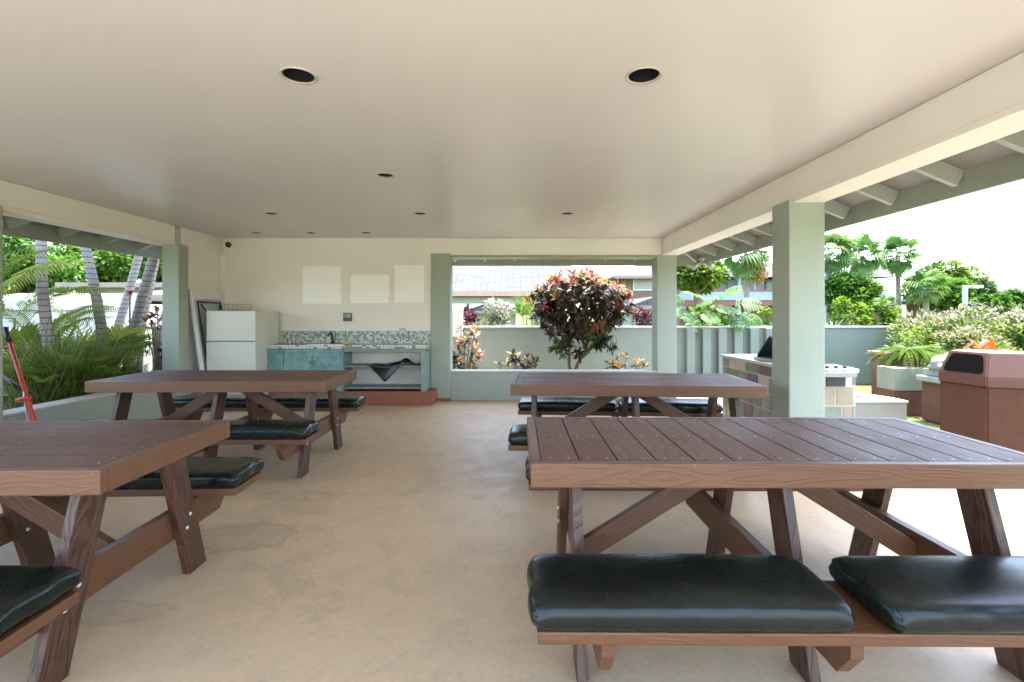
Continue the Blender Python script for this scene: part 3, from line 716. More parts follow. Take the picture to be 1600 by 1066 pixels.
def axis_pts(h, r, n):
    e = [-h, -h + r * .12, -h + r * .35, -h + r * .7, -h + r]; inner = list(np.linspace(-h + r, h - r, n + 1))
    return e[:-1] + inner + [-x for x in e[:-1]][::-1]
def cushion_mesh(seed):
    rnd = random.Random(seed); hx, hy, hz, r = .476, .166, .041, .030
    X = axis_pts(hx, r, 26); Y = axis_pts(hy, r, 10); Z = axis_pts(hz, r * .98, 1); mb = MB(); i = mb.mi(VINYL); b = mb.bm
    ph = [rnd.uniform(0, 6) for _ in range(6)]
    def pos(p):
        q = Vector((max(-hx + r, min(hx - r, p[0])), max(-hy + r, min(hy - r, p[1])), max(-hz + r, min(hz - r, p[2]))))
        d = Vector(p) - q; v = q + (d.normalized() * r if d.length > 0 else d)
        ax, ay = abs(v.x) / hx, abs(v.y) / hy
        if v.z > 0: v.z += .012 * (1 - ax ** 6) * (1 - ay ** 4) + .0025 * math.sin(v.x * 11 + ph[0]) * (1 - ay ** 4)
        # tucked pleats where the cover folds at the corners
        cor = max(0, ax - .86) / .14 * max(0, ay - .62) / .38
        v.z -= .018 * cor * (1 if v.z > -.01 else 0)
        v.x -= math.copysign(.014 * max(0, ay - .8) / .2 * (ax > .9), v.x) * (.5 + .5 * math.sin(v.z * 170 + ph[1]))
        v.y -= math.copysign(.004 * math.sin(v.x * 23 + ph[2]) * (ay > .9), v.y)
        k = .5 + .5 * math.sin(v.y * 42 + ph[3]); v.x -= math.copysign(.008 * k * (ax > .97), v.x)
        if v.z < -hz * .6: v.x *= .988; v.y *= .97
        return v
    def face_grid(A, B, f, flip):
        g = [[b.verts.new(pos(f(p, q))) for q in B] for p in A]
        for m in range(len(A) - 1):
            for n in range(len(B) - 1):
                k = [g[m][n], g[m + 1][n], g[m + 1][n + 1], g[m][n + 1]]
                fc = b.faces.new(k[::-1] if flip else k); fc.smooth = True; fc.material_index = i
    face_grid(X, Y, lambda p, q: (p, q, hz), False); face_grid(X, Y, lambda p, q: (p, q, -hz), True)
    face_grid(X, Z, lambda p, q: (p, -hy, q), False); face_grid(X, Z, lambda p, q: (p, hy, q), True)
    face_grid(Y, Z, lambda p, q: (hx, p, q), False); face_grid(Y, Z, lambda p, q: (-hx, p, q), True)
    bmesh.ops.remove_doubles(b, verts=b.verts, dist=.0006)
    return mb
cush_src = []
for sd in (1, 2, 3):
    o = cushion_mesh(sd).build('seat_cushion'); sm = o.modifiers.new('s', 'SUBSURF'); sm.levels = 1; sm.render_levels = 1; cush_src.append(o)
used = [False] * 3
def cushion(table, lx, ly, label, rz=0):
    k = (len([o for o in bpy.data.objects if o.name.startswith('seat_cushion')])) % 3
    if not used[k]: o = cush_src[k]; used[k] = True
    else: o = cush_src[k].copy(); S.collection.objects.link(o)
    c_, s_ = math.cos(table.rotation_euler.z), math.sin(table.rotation_euler.z)
    o.location = (table.location.x + lx * c_ - ly * s_, table.location.y + lx * s_ + ly * c_, .381 + .0415)
    o.rotation_euler = (0, 0, table.rotation_euler.z + rz + (math.pi if ly > 0 else 0)); tag(o, label, 'cushion', 'black bench cushions')
RN = picnic_table(False, 'nearest picnic table on the right, its boards running front to back', (1.035, 2.135), R(-.5))
LN = picnic_table(True, 'nearest picnic table on the left, cut off by the photo edge', (-2.42, 2.045), R(1.5))
LF = picnic_table(True, 'farther picnic table on the left, in front of the fridge', (-2.50, 4.28), R(.2))
RF = picnic_table(True, 'farther picnic table on the right, below the red leaved croton', (.965, 4.07), R(-3.6))
cushion(RN, -.512, -.61, 'large black cushion in the right foreground, left half of the nearest bench')
cushion(RN, .525, -.615, 'black cushion at the lower right corner, right one of the nearest bench')
cushion(RN, -.50, .61, 'black cushion end showing left of the nearest right table')
cushion(RN, .48, .61, 'black cushion hidden beneath the top of the nearest right table')
cushion(LN, .49, -.61, 'dark cushion at the lower left photo edge, on the nearest left bench')
cushion(LN, .50, .61, 'black cushion on the far bench of the nearest left table, jutting past the tabletop')
cushion(LN, -.49, .61, 'black cushion on the far bench of the nearest left table, at the left photo edge')
for T_, nm in ((LF, 'farther left table before the fridge'), (RF, 'farther right table below the croton')):
    for sx, a in ((-1, 'left'), (1, 'right')):
        for sy, b_ in ((-1, 'near'), (1, 'far')): cushion(T_, sx * .487, sy * .61, ('%s cushion, %s bench, %s' % (a, b_, nm)))
# ================================================================== GARDEN WALLS
bw = thing('boundary_wall', 'long pale green stucco garden wall with a light cap behind the pavilion', 'garden wall')
BY, BZ = 9.15, 1.045
MB().box((-6.9, BY, -.02), (7.35, BY + .2, BZ), GREENW, .006).build('wall', bw)
MB().box((-6.9, BY - .02, BZ + .002), (7.37, BY + .22, BZ + .035), CAPW, .005).build('cap', bw)
for k in range(9):
    x = at(1058 + k * 24.5, 500, BY).x
    MB().box((x + .15, BY - .12, 0), (x + .30, BY - .002, BZ - .004), GREENW, .004).build('rib', bw)
ww = thing('property_wall', 'bright white rendered boundary wall beyond the palms on the left', 'garden wall')
WW = stucco('white_render', (.80, .79, .76), .1, .8)
MB().prism([(-7.05, 9.6), (-7.30, 0.5), (-7.50, .5), (-7.25, 9.6)], 'z', -.02, 1.37, WW).build('wall', ww)
MB().prism([(-7.01, 9.6), (-7.26, 0.5), (-7.54, .5), (-7.29, 9.6)], 'z', 1.372, 1.50, WW).build('cap', ww)
cb = thing('utility_cabinet', 'tall beige utility box on the garden wall behind the green pillar', 'utility box')
BEI = plain('beige_metal', (.62, .58, .52), .5, var=.04)
a = at(700, 527, 8.95); b = at(722, 481, 8.95)
MB().box((a.x, 8.95, a.z), (b.x, 9.127, b.z), BEI, .01).build('box', cb); MB().box((a.x + .015, 8.935, a.z + .02), (b.x - .015, 8.9495, b.z - .02), BEI, .005).build('door', cb)

# ================================================================== BARBECUE ISLAND
bq = thing('barbecue_island', 'barbecue island faced with green, tan and mauve tiles behind the pillar', 'barbecue island')
GROUT = plain('tile_grout', (.52, .47, .41), .8, var=.05)
TCOL = [plain('tile_sage', (.20, .25, .20), .35, var=.15), plain('tile_grey_green', (.15, .19, .165), .35, var=.15), plain('tile_tan', (.33, .27, .20), .35, var=.12), plain('tile_mauve', (.16, .085, .10), .35, var=.2), plain('tile_sand', (.48, .40, .33), .35, var=.1), plain('tile_olive', (.17, .17, .12), .35, var=.15)]
P = [(2.69, 4.40), (3.10, 4.40), (3.20, 4.50), (3.30, 5.15), (3.30, 6.18), (2.69, 6.18)]     # plan outline
ZT = .79
mb = MB(); mb.prism(P, 'z', 0, ZT - .03, GROUT)
rt = random.Random(5); rows = [(.01, .10), (.115, .283), (.297, .458), (.474, .636), (.651, .75)]
def tile_face(a, b, skip=None):
    a = Vector(a); b = Vector(b); L = (b - a).length; d = (b - a) / L; n = Vector((d.y, -d.x))
    for ri, (z0, z1) in enumerate(rows):
        x = .0 - rt.uniform(0, .1)
        while x < L:
            w = rt.choice((.12, .19, .19, .24)); x0, x1 = max(.004, x), min(L - .004, x + w - .015)
            if x1 - x0 > .02 and not (skip and z0 > .64 and x1 > skip[0] and x0 < skip[1]):
                p0 = a + d * x0; p1 = a + d * x1; q0 = p0 + n * .006; q1 = p1 + n * .006
                mb.hexa([(q0.x, q0.y, z0), (q1.x, q1.y, z0), (p1.x, p1.y, z0), (p0.x, p0.y, z0), (q0.x, q0.y, z1), (q1.x, q1.y, z1), (p1.x, p1.y, z1), (p0.x, p0.y, z1)], rt.choice(TCOL + [TCOL[0], TCOL[1], TCOL[5], TCOL[1], TCOL[2]]), .002)
            x += w
for i in range(6): tile_face(P[i], P[(i + 1) % 6], (.16, .35) if i == 0 else None)
mb.build('tiled_base', bq)
MB().prism([(2.66, 4.37), (3.11, 4.37), (3.23, 4.49), (3.33, 5.14), (3.33, 6.21), (2.66, 6.21)], 'z', ZT - .028, ZT, stucco('worktop_white', (.50, .49, .45), .2, .5)).build('worktop', bq)
MB().box((2.86, 4.386, .645), (3.03, 4.396, .755), plain('bbq_opening_shade', (.03, .04, .035), .6)).build('opening', bq)  # flat dark plate; the shade inside the opening is painted, no recess
gr = thing('gas_grill', 'built in gas grill with its dark lid raised on the tiled island', 'grill')
MB().box((2.74, 4.32, ZT + .002), (3.06, 5.5, ZT + .035), STEEL, .006).build('grill_body', gr)
MB().box((2.74, 4.26, ZT - .045), (3.05, 4.36, ZT - .0), plain('grill_shelf', (.30, .31, .36), .3, .6), .008).build('front_shelf', gr)
mb = MB()
for i in range(12): mb.tube([(2.80, 4.55 + i * .07, ZT + .045), (3.02, 4.55 + i * .07, ZT + .045)], .006, BLACKM, 6)
mb.build('grate', gr)
la = [(2.755, 5.44, ZT + .03), (3.22, 5.44, ZT + .03), (3.25, 5.16, ZT + .27), (2.755, 5.16, ZT + .27)]
mb = MB(); mb.hexa([la[0], la[1], la[2], la[3], *[(x, y + .015, z + .018) for x, y, z in la]], plain('lid_dark', (.03, .033, .038), .3, .6), .004); mb.build('lid', gr)
for i in range(3):
    MB().lathe([(.001, .018), (.016, .016), (.018, 0), (.001, 0)], (2.82 + i * .08, 4.32, ZT + .034), BLACKM, 12).build('knob', gr)
sw = thing('low_seat_wall', 'low white topped seat wall beside the barbecue island', 'seat wall')
SG = stucco('seat_wall_paint', (.28, .285, .24), .2, .8)
MB().box((3.24, 4.97, -.01), (4.07, 5.17, .385), SG, .006).build('wall', sw); MB().box((3.34, 4.96, .387), (4.08, 5.18, .41), CAPW, .004).build('cap', sw)
MB().prism([(4.06, 5.18), (3.86, 5.18), (3.42, 6.30), (3.62, 6.30)], 'z', -.01, .385, SG).build('wall', sw)
MB().prism([(4.07, 5.185), (3.85, 5.185), (3.41, 6.31), (3.63, 6.31)], 'z', .387, .41, CAPW).build('cap', sw)

# ================================================================== LITTER BIN (hexagonal)
bn = thing('litter_bin', 'large six sided red brown litter bin with a dark slot at the right edge', 'bin')
BINC = plain('bin_concrete', (.085, .029, .012), .85, var=.18, nscale=45, bd=.006, bscale=120); BINL = plain('bin_lid', (.09, .034, .019), .55, var=.06, bd=.0008)
c0 = Vector((3.88, 4.39)); d0 = Vector((.054, -.397)).normalized(); s6 = .40; pts = [c0]
d = d0.copy()
for i in range(5):
    pts.append(pts[-1] + d * s6); d = Vector((d.x * .5 - d.y * .866, d.x * .866 + d.y * .5))
cc = sum(pts, Vector((0, 0))) / 6
def hexring(k, z): return [((cc + (p - cc) * k).x, (cc + (p - cc) * k).y, z) for p in pts]
def loft(rings, m, name, parent, caps=True, bev=0):
    mb = MB(); i = mb.mi(m); V = [[mb.bm.verts.new(p) for p in r] for r in rings]; n = len(rings[0])
    for a_, b_ in zip(V, V[1:]):
        for j in range(n): mb.bm.faces.new([a_[j], a_[(j + 1) % n], b_[(j + 1) % n], b_[j]]).material_index = i
    if caps: mb.bm.faces.new(V[0][::-1]).material_index = i; mb.bm.faces.new(V[-1]).material_index = i
    if bev: bmesh.ops.bevel(mb.bm, geom=list(mb.bm.edges), offset=bev, segments=2, affect='EDGES')
    return mb.build(name, parent)
loft([hexring(.97, 0), hexring(.97, .70)], BINC, 'body', bn, bev=.012)
loft([hexring(1.0, .695), hexring(1.0, .775), hexring(.80, .975)], BINL, 'lid', bn, bev=.008)
a0 = Vector(hexring(1.0, .775)[0]); a1 = Vector(hexring(1.0, .775)[1]); b0 = Vector(hexring(.80, .975)[0]); b1 = Vector(hexring(.80, .975)[1])
def onf(s, t, o=.0):
    p = (a0 * (1 - s) + a1 * s) * (1 - t) + (b0 * (1 - s) + b1 * s) * t; n = (a1 - a0).cross(b0 - a0).normalized()
    if n.x > 0: n = -n
    return p + n * o
mb = MB(); i = mb.mi(plain('bin_slot_shade', (.006, .005, .005), .95, spec=.05)); 
sl0 = [(.14, .12), (.86, .12), (.91, .17), (.93, .26), (.90, .78), (.87, .87), (.82, .91), (.18, .91), (.13, .87), (.10, .78), (.07, .26), (.09, .17)]
o_ = [mb.bm.verts.new(onf(s, t, .003)) for s, t in sl0]; mb.bm.faces.new(o_).material_index = i; mb.build('slot', bn)  # flat dark face on the lid; the shade in the slot is painted

# ================================================================== POTS, STATUE, PLANTS ON THE RIGHT
TERR = plain('terracotta', (.13, .05, .03), .8, var=.2, bd=.002)
def green_var(n, a, b): return pick([a, b, tuple((x + y) / 2 for x, y in zip(a, b))], n)
def fern(name, label, cat, loc, r, n=46, cols=((.10, .20, .03), (.22, .34, .06)), up=.45, group=None, temp=None, parent_thing=None):
    t = thing(name, label, cat, loc, 0, group)
    ang = RNG.uniform(0, 2 * math.pi, n); el = RNG.uniform(.15, 1.2, n) * up * 2
    d = np.stack([np.cos(ang), np.sin(ang), el], 1); nr = np.tile((0, 0, 1.), (n, 1)) - d * .3
    L = Leaves().add(temp or T_FERN, np.tile((0, 0, .02), (n, 1)) + RNG.normal(0, .03, (n, 3)) * (1, 1, .2), d, nr, r * RNG.uniform(.6, 1.05, n), pick(cols, n)); L.build('fronds', LEAF, t); return t
pt = thing('planter_column', 'tall red brown square planter against the garden wall', 'planter', (5.48, 6.9, 0))
MB().box((-.20, -.2, -.02), (.20, .2, .72), TERR, .02).build('pot', pt); MB().box((-.24, -.24, .722), (.24, .24, .77), plain('terracotta_rim', (.3, .14, .09), .7), .015).build('rim', pt)
fern('potted_fern', 'arching green fern in the tall red brown planter', 'fern', (5.50, 6.66, .72), .50, 110)
fern('fern_clump', 'bright yellow green fern behind the stone statue', 'fern', (6.1, 6.55, .66), .46, 100, ((.18, .30, .04), (.30, .40, .08)))
pb = thing('tiled_planter', 'low planter of pale tiles over a brown base, under the fern', 'planter', (5.30, 6.42, 0))
MB().box((-.3, -.12, .30), (.12, .2, .60), plain('planter_tile', (.24, .26, .20), .5), .01).build('tiled_face', pb); MB().box((-.3, -.11, -.02), (.12, .2, .298), TERR).build('base', pb)
sp_ = thing('statue_pedestal', 'brown pedestal with a grey green stepped cap', 'pedestal', (5.35, 5.85, 0))
MB().box((-.21, -.19, -.02), (.24, .2, .47), TERR, .01).build('shaft', sp_)
CAPG = plain('pedestal_cap', (.24, .27, .235), .7, var=.1); MB().box((-.26, -.24, .472), (.28, .24, .54), CAPG, .015).box((-.2, -.18, .541), (.24, .2, .63), CAPG, .01).build('cap', sp_)
st = MB(); SM = plain('weathered_stone', (.21, .22, .205), .85, var=.4, nscale=14, bd=.01, bscale=30); i = st.mi(SM)
bmesh.ops.create_icosphere(st.bm, subdivisions=4, radius=1)
from mathutils import noise as mn
for v in st.bm.verts:
    p = v.co.copy(); k = 1 + .22 * mn.noise(p * 2.1) + .08 * mn.noise(p * 6)
    v.co = Vector((p.x * .27 * k, p.y * .19 * k, max(-.055, p.z * .15 * k)))
for f in st.bm.faces: f.smooth = True
o = st.build('stone_statue', loc=(5.38, 5.85, .688)); tag(o, 'rounded weathered grey stone figure lying on the pedestal', 'statue')
sd = thing('garden_stool', 'brown block seat with a rounded white top beside the litter bin', 'stool', (4.86, 5.10, 0))
MB().box((-.14, -.16, -.02), (.20, .18, .30), plain('stool_brown', (.10, .05, .035), .8), .02).build('base', sd); MB().box((-.16, -.18, .302), (.22, .2, .40), CAPG, .03).build('seat', sd)

def bush(name, label, cat, c, rad, n, size, cols, temp=None, group=None, mat=None, stems=6, tips=None, shape=None, flat=.0, stemcol=None):
    """leafy shrub: leaves scattered through lumpy clumps, stems below"""
    t = thing(name, label, cat, (c[0], c[1], c[2] - rad[2]), 0, group)
    k = max(8, int(n / 90)); cen = rdir(k) * (RNG.uniform(.25, .95, (k, 1)) ** .6); cen *= np.array(rad) * .8
    cen[:, 2] += rad[2]
    idx = RNG.integers(0, k, n); cr = RNG.uniform(.22, .42, k) * min(rad[0], rad[2]) * 1.2
    off = rdir(n) * (cr[idx] * RNG.uniform(.4, 1, n) ** .5)[:, None]; P_ = cen[idx] + off
    P_[:, 2] = np.maximum(P_[:, 2], .02)
    d = off / (np.linalg.norm(off, axis=1, keepdims=True)) + rdir(n) * .6 + (0, 0, .25); nr = rdir(n) * .5 + (0, 0, 1)
    col = pick(cols, k, .15)[idx] * RNG.uniform(.75, 1.25, (n, 1))
    L = Leaves().add(temp or T_LEAF, P_, d, nr, size * RNG.uniform(.6, 1.2, n), np.clip(col, 0, 1))
    if tips:
        m = n // tips[1]; j = np.argsort(-(P_[:, 2] + RNG.uniform(0, rad[2] * .35, n)))[:m]
        L.add(temp or T_LEAF, P_[j] + (0, 0, size * .2), d[j] + (0, 0, .5), nr[j], size * RNG.uniform(.6, 1.1, m), pick(tips[0], m))
    L.build('foliage', mat or LEAF, t)
    sb = MB()
    for i_ in range(stems):
        q = cen[i_ % k]; sb.tube([(q[0] * .15, q[1] * .15, 0), (q[0] * .5, q[1] * .5, q[2] * .5), tuple(q)], [.018, .012, .006], BARK, 6)
    sb.build('stems', t); return t

VAR = [(.15, .28, .03), (.24, .37, .04), (.08, .16, .02), (.32, .42, .07), (.34, .38, .12)]
PALE = [(.50, .42, .32), (.48, .38, .33), (.42, .42, .22)]
hed = [((7.0, 7.9, .75), (.62, .5, .58)), ((6.7, 7.35, .78), (.65, .55, .60)), ((7.6, 7.0, .80), (.72, .6, .62)), ((6.35, 6.6, .60), (.6, .4, .5)), ((7.3, 6.2, .62), (.6, .5, .52)), ((8.35, 6.6, .80), (.7, .6, .66)), ((7.5, 8.7, .74), (.6, .4, .62)), ((8.2, 8.5, .80), (.7, .5, .62)), ((8.6, 7.9, .85), (.8, .6, .66))]
hl = ['variegated shrub at the end of the garden wall', 'variegated shrub behind the ferns with pale pink tips', 'variegated shrub in the middle of the row behind the bin', 'low variegated shrub just behind the stone statue',
      'low variegated shrub right behind the litter bin', 'variegated shrub at the right photo edge', 'variegated shrub farthest back beside the wall', 'variegated shrub in the back row in front of the street lamp', 'variegated shrub in the back row at the right edge']
for (c_, r_), lb in zip(hed, hl): bush('variegated_shrub', lb, 'shrub', c_, r_, 4200, .075, VAR, T_OVAL, 'variegated shrubs', tips=(PALE, 12))
def rosettes(L, cen, dirs, nleaf, size, colf, temp=T_LEAF, spread=.9):
    for k, (c_, d_) in enumerate(zip(cen, dirs)):
        d_ = np.array(d_) / np.linalg.norm(d_); n = nleaf
        a = rdir(n); a = a - (a @ d_)[:, None] * d_; a /= np.linalg.norm(a, axis=1, keepdims=True)
        t_ = RNG.uniform(.15, 1.0, n)[:, None]; dd = a * (spread * (1 - .55 * t_)) + d_ * (t_ * 1.1 - .25)
        L.add(temp, np.array(c_) + d_ * (t_ * size * .6), dd, np.tile(d_, (n, 1)) - a * .4, size * RNG.uniform(.65, 1.1, n), colf(k, n, t_[:, 0]))
br = thing('bromeliad', 'red orange bromeliad flower rising behind the litter bin', 'bromeliad', (5.0, 5.15, .45))
L = Leaves(); rosettes(L, [(0, 0, .35), (-.15, .05, .30), (.13, .05, .33), (.02, .1, .25)], [(0, 0, 1), (-.3, 0, 1), (.4, 0, 1), (0, 0, 1)], 14, .2, lambda k, n, t: pick([(.75, .07, .02), (.8, .16, .03), (.5, .3, .08)], n), T_LEAF, 1.0)
L.build('leaves', LEAFG, br); MB().tube([(0, 0, -.46), (0, 0, .3)], [.03, .02], BARK, 8).build('stem', br)

# ================================================================== BACK BED: crotons
CD = [(.050, .022, .012), (.075, .038, .016), (.040, .048, .014), (.11, .045, .018), (.040, .016, .018), (.06, .055, .02)]
CR = [(.55, .10, .015), (.62, .20, .02), (.40, .035, .03), (.52, .40, .05), (.45, .38, .10)]
CG = [(.06, .15, .02), (.12, .22, .03)]
def croton_tree():
    base = Vector((.99, 8.35, .17)); t = thing('croton_tree', 'large croton with dark red leaves tipped orange and yellow in the back bed', 'croton', base)
    stems = [[(0, 0, 0), (-.03, 0, .30), (-.02, -.02, .55), (-.18, 0, .95), (-.38, .02, 1.3)], [(.02, 0, 0), (.12, 0, .28), (.26, 0, .50), (.34, .05, .85), (.55, .05, 1.25)],
             [(.2, 0, .40), (.40, -.03, .60), (.62, -.03, .9)], [(.26, 0, .5), (.15, .08, .9), (.05, .05, 1.4)], [(-.02, 0, .55), (-.1, -.1, .8), (-.45, -.1, 1.0)], [(.3, .02, .7), (.25, -.1, 1.1), (.3, -.1, 1.5)]]
    sb = MB()
    for s in stems: sb.tube(s, [.034, .028, .024, .018, .010][:len(s)], BARK, 8)
    sb.build('trunk', t)
    cen = []; dr = []; top = []
    c = np.array((.16, 0, 1.28))
    for i in range(185):
        for _ in range(50):
            v = rdir(1)[0]; k = RNG.uniform(.45, 1) ** .5; p = c + v * k * np.array((.82, .42, .52))
            taper = .36 + .62 * min(1, max(0, (p[2] - .45) / .62))
            if p[2] > .42 and abs(p[0] - .12) < .92 * taper: break
        cen.append(p); dr.append(v * (1, 1, .6) + (0, 0, .45)); top.append(p[2] + abs(p[0] - .12) * .25)
    for i in range(26):
        p = np.array((RNG.uniform(-.32, .66), RNG.uniform(-.25, .2), RNG.uniform(.42, .9))); cen.append(p); dr.append((RNG.normal() * .5, -.3, .2)); top.append(-1)
    def cf(k, n, t_):
        h = top[k]
        if h > 1.66 or (h > 1.42 and RNG.random() < .40): c1 = pick([CR[RNG.integers(0, 5)], CR[RNG.integers(0, 5)]], n, .2); c2 = pick(CD, n); m = (t_ > .38)[:, None]; return np.where(m, c1, c2)
        if h < 0: return pick(CG if RNG.random() < .45 else CD, n)
        if RNG.random() < .10: return pick([(.35, .10, .02), (.22, .06, .02)], n)
        return pick(CD, n, .4)
    L = Leaves(); rosettes(L, cen, dr, 20, .155, cf, leaf_t(.30, .35, .1), 1.0); L.build('crown', LEAFG, t)
croton_tree()
def small_croton(u, v, Y, w, h, lb, cols, nros=9):
    p = at(u, v, Y); z0 = .16; t = thing('croton_bush', lb, 'croton', (p.x, Y, z0), 0, 'small crotons in the back bed')
    cen = []; dr = []; sb = MB()
    for i in range(nros):
        x = RNG.uniform(-w / 2, w / 2); y = RNG.uniform(-.15, .15); z = RNG.uniform(.25, 1) * h * (1 - .5 * abs(x) / w); cen.append((x, y, z)); dr.append((x * 1.2, y - .1, .7))
        sb.tube([(x * .1, y * .1, 0), (x * .5, y * .5, z * .5), (x, y, z)], [.014, .01, .006], BARK, 6)
    sb.build('stems', t); L = Leaves(); rosettes(L, cen, dr, 15, .15, lambda k, n, q: np.where((q > .5)[:, None], pick(cols[0], n), pick(cols[1], n)), leaf_t(.34, .3, .1)); L.build('leaves', LEAFG, t)
DG = [(.03, .05, .015), (.05, .02, .012), (.02, .03, .012)]
small_croton(727, 560, 8.2, .45, .98, 'tall croton with orange tips beside the utility box', ([(.45, .22, .06), (.55, .35, .12), (.4, .12, .05)], DG), 15)
small_croton(706, 560, 8.0, .2, .6, 'short dark leaved croton tucked right beside the middle green pillar', (DG, DG), 6)
small_croton(808, 560, 8.1, .52, .50, 'low croton with cream and bronze leaves, left of the croton tree', ([(.45, .38, .12), (.30, .25, .08), (.12, .04, .02)], DG), 13)
small_croton(980, 572, 8.0, .50, .36, 'low croton with yellow orange tips, right of the croton tree', ([(.6, .28, .05), (.4, .33, .1), (.1, .12, .03)], DG), 10)

# shrubs beyond the boundary wall
LIME = [(.22, .38, .03), (.30, .45, .05), (.14, .26, .03)]; PUR = [(.12, .02, .05), (.20, .04, .07), (.05, .02, .03)]; WH = [(.5, .52, .38), (.3, .38, .14), (.55, .5, .42)]
def back_shrub(u, v, Y, ru, cols, lb, size=.09, n=1500, temp=None, rz=.45): 
    p = at(u, v, Y); rx = ru * Y / F; return bush('garden_shrub', lb, 'shrub', (p.x, Y, max(rz, p.z - rz * .9)), (rx, .4, max(rz, (p.z - rz * .9))), n, size, cols, temp or T_OVAL, 'shrubs beyond the boundary wall')
back_shrub(738, 496, 10.6, 20, PUR, 'purple leaved shrub beyond the wall, left end of the back opening')
back_shrub(775, 488, 10.4, 28, WH, 'cream variegated shrub beyond the wall, left of the croton tree')
back_shrub(822, 484, 10.8, 22, LIME, 'lime green shrub beyond the wall, touching the croton tree', temp=T_BLADE, size=.3)
back_shrub(858, 494, 10.4, 18, PUR, 'purple leaved shrub beyond the wall, half behind the croton tree')
back_shrub(1000, 493, 10.4, 22, PUR, 'dark red shrub beyond the wall, right of the croton tree')
for u_, lb in ((1192, 'lime green shrub beyond the wall, left of the near pillar'), (1318, 'lime shrub beyond the wall, right of the near pillar'), (1352, 'lime shrub beyond the wall, middle of the right stretch'), (1388, 'lime shrub beyond the wall, beside the variegated hedge')):
    back_shrub(u_, 484 if u_ < 1200 else 489, 10.5, 20, LIME, lb, .10, 1500)
t = thing('agave', 'spiky grey green agave above the wall next to the near pillar', 'agave', (at(1300, 505, 10.2).x, 10.2, .9))
L = Leaves(); n = 26; a_ = RNG.uniform(0, 6.28, n); L.add(blade_t(.07, .1), np.zeros((n, 3)), np.stack([np.cos(a_), np.sin(a_), RNG.uniform(.3, 2, n)], 1), np.tile((0, 0, 1.), (n, 1)), RNG.uniform(.3, .45, n), pick([(.35, .42, .32), (.45, .5, .4)], n)); L.build('leaves', LEAFG, t)
MB().tube([(0, 0, -.9), (0, 0, .05)], [.06, .05], BARK, 8).build('stem', t)

# monstera hanging over the wall
t = thing('monstera_plant', 'big glossy split leaved monstera spilling over the ribbed wall', 'monstera', (at(1110, 500, 9.6).x, 9.6, .1))
L = Leaves(); sb = MB(); Q = [(1088, 462, .42, (-.5, -1, .25)), (1120, 478, .50, (.4, -1, -.1)), (1136, 488, .46, (.6, -1, -.6)), (1072, 486, .46, (-.5, -1, -.1)), (1102, 486, .40, (.1, -1, -.4)), (1150, 474, .42, (1, -.7, .1)), (1125, 462, .40, (.6, -.6, .5)), (1095, 474, .42, (.1, -1, .3)), (1068, 470, .36, (-1, -.6, .3)), (1160, 492, .36, (.9, -.8, -.5)), (1140, 508, .34, (.2, -1, -1.0)), (1085, 500, .36, (-.3, -1, -.5)), (1112, 500, .36, (.2, -1, -.7))]
for (u, v, s, d_) in Q:
    p = at(u, v, 9.2 + RNG.uniform(0, .3)) - t.location; nr = Vector((0, -.75, .8)) + Vector(rdir(1)[0]) * .25
    L.add(T_MON, [p], [d_], [nr], [s], pick([(.07, .20, .025), (.12, .29, .035), (.05, .16, .03)], 1)); sb.tube([(p.x * .2, 0, 0), (p.x * .6, .1, max(.5, p.z - .2)), tuple(p)], .010, BARK, 6)
L.build('leaves', leafmat('monstera_leaf', .3, .5, .25), t); sb.build('stems', t)
bush('philodendron', 'mass of bright yellow green leaves under the monstera', 'plant', (at(1100, 490, 9.75).x, 9.75, .75), (.85, .28, .62), 900, .2, [(.22, .34, .03), (.32, .42, .05), (.12, .22, .03)], T_OVAL)

# ================================================================== LEFT SIDE
def palm_trunk(name, lb, pts, r, crown=True, ztop=None):
    t = thing(name, lb, 'palm', pts[0], 0, 'palms beside the pavilion'); o = Vector(pts[0]); P_ = [Vector(p) - o for p in pts]
    rs = [r * (1.25 if i == 0 else 1 - .05 * i) for i in range(len(P_))]; MB().tube(P_, rs, PALMB, 14).build('trunk', t)
    n = 22; a = RNG.uniform(0, 6.28, n); L = Leaves(); L.add(T_FROND, np.tile(P_[-1], (n, 1)), np.stack([np.cos(a), np.sin(a), RNG.uniform(-.1, 1.4, n)], 1), np.tile((0, 0, 1.), (n, 1)), RNG.uniform(1.5, 2.0, n), pick([(.06, .13, .02), (.12, .20, .03)], n)); L.build('crown', LEAFG, t)
def pl(u, v, Y): return tuple(at(u, v, Y))
palm_trunk('palm_tree', 'grey ringed palm trunk nearest the left photo edge, behind the clump', [(at(80, 560, 6.0).x, 6.0, .14), pl(74, 520, 6.0), pl(66, 450, 6.0), pl(64, 375, 6.0), (at(62, 300, 6.0).x - .05, 6.05, 4.6)], .062)
palm_trunk('palm_tree', 'grey ringed palm trunk leaning left, second from the left photo edge', [(at(168, 560, 6.6).x, 6.6, .14), pl(160, 520, 6.6), pl(148, 450, 6.6), pl(134, 388, 6.6), (at(96, 240, 6.6).x, 6.5, 4.8)], .066)
palm_trunk('palm_tree', 'darker ringed palm trunk leaning right, behind the red flower', [(at(172, 560, 8.3).x, 8.3, .14), pl(185, 510, 8.3), pl(203, 450, 8.3), pl(217, 400, 8.3), (at(255, 290, 8.3).x, 8.3, 5.0)], .068)
palm_trunk('palm_tree', 'stout ringed palm trunk leaning right beside the white wall', [(at(196, 580, 7.0).x, 7.0, .14), pl(209, 520, 7.0), pl(222, 465, 7.0), pl(240, 402, 7.0), (at(285, 250, 7.0).x, 7.0, 4.8)], .072)
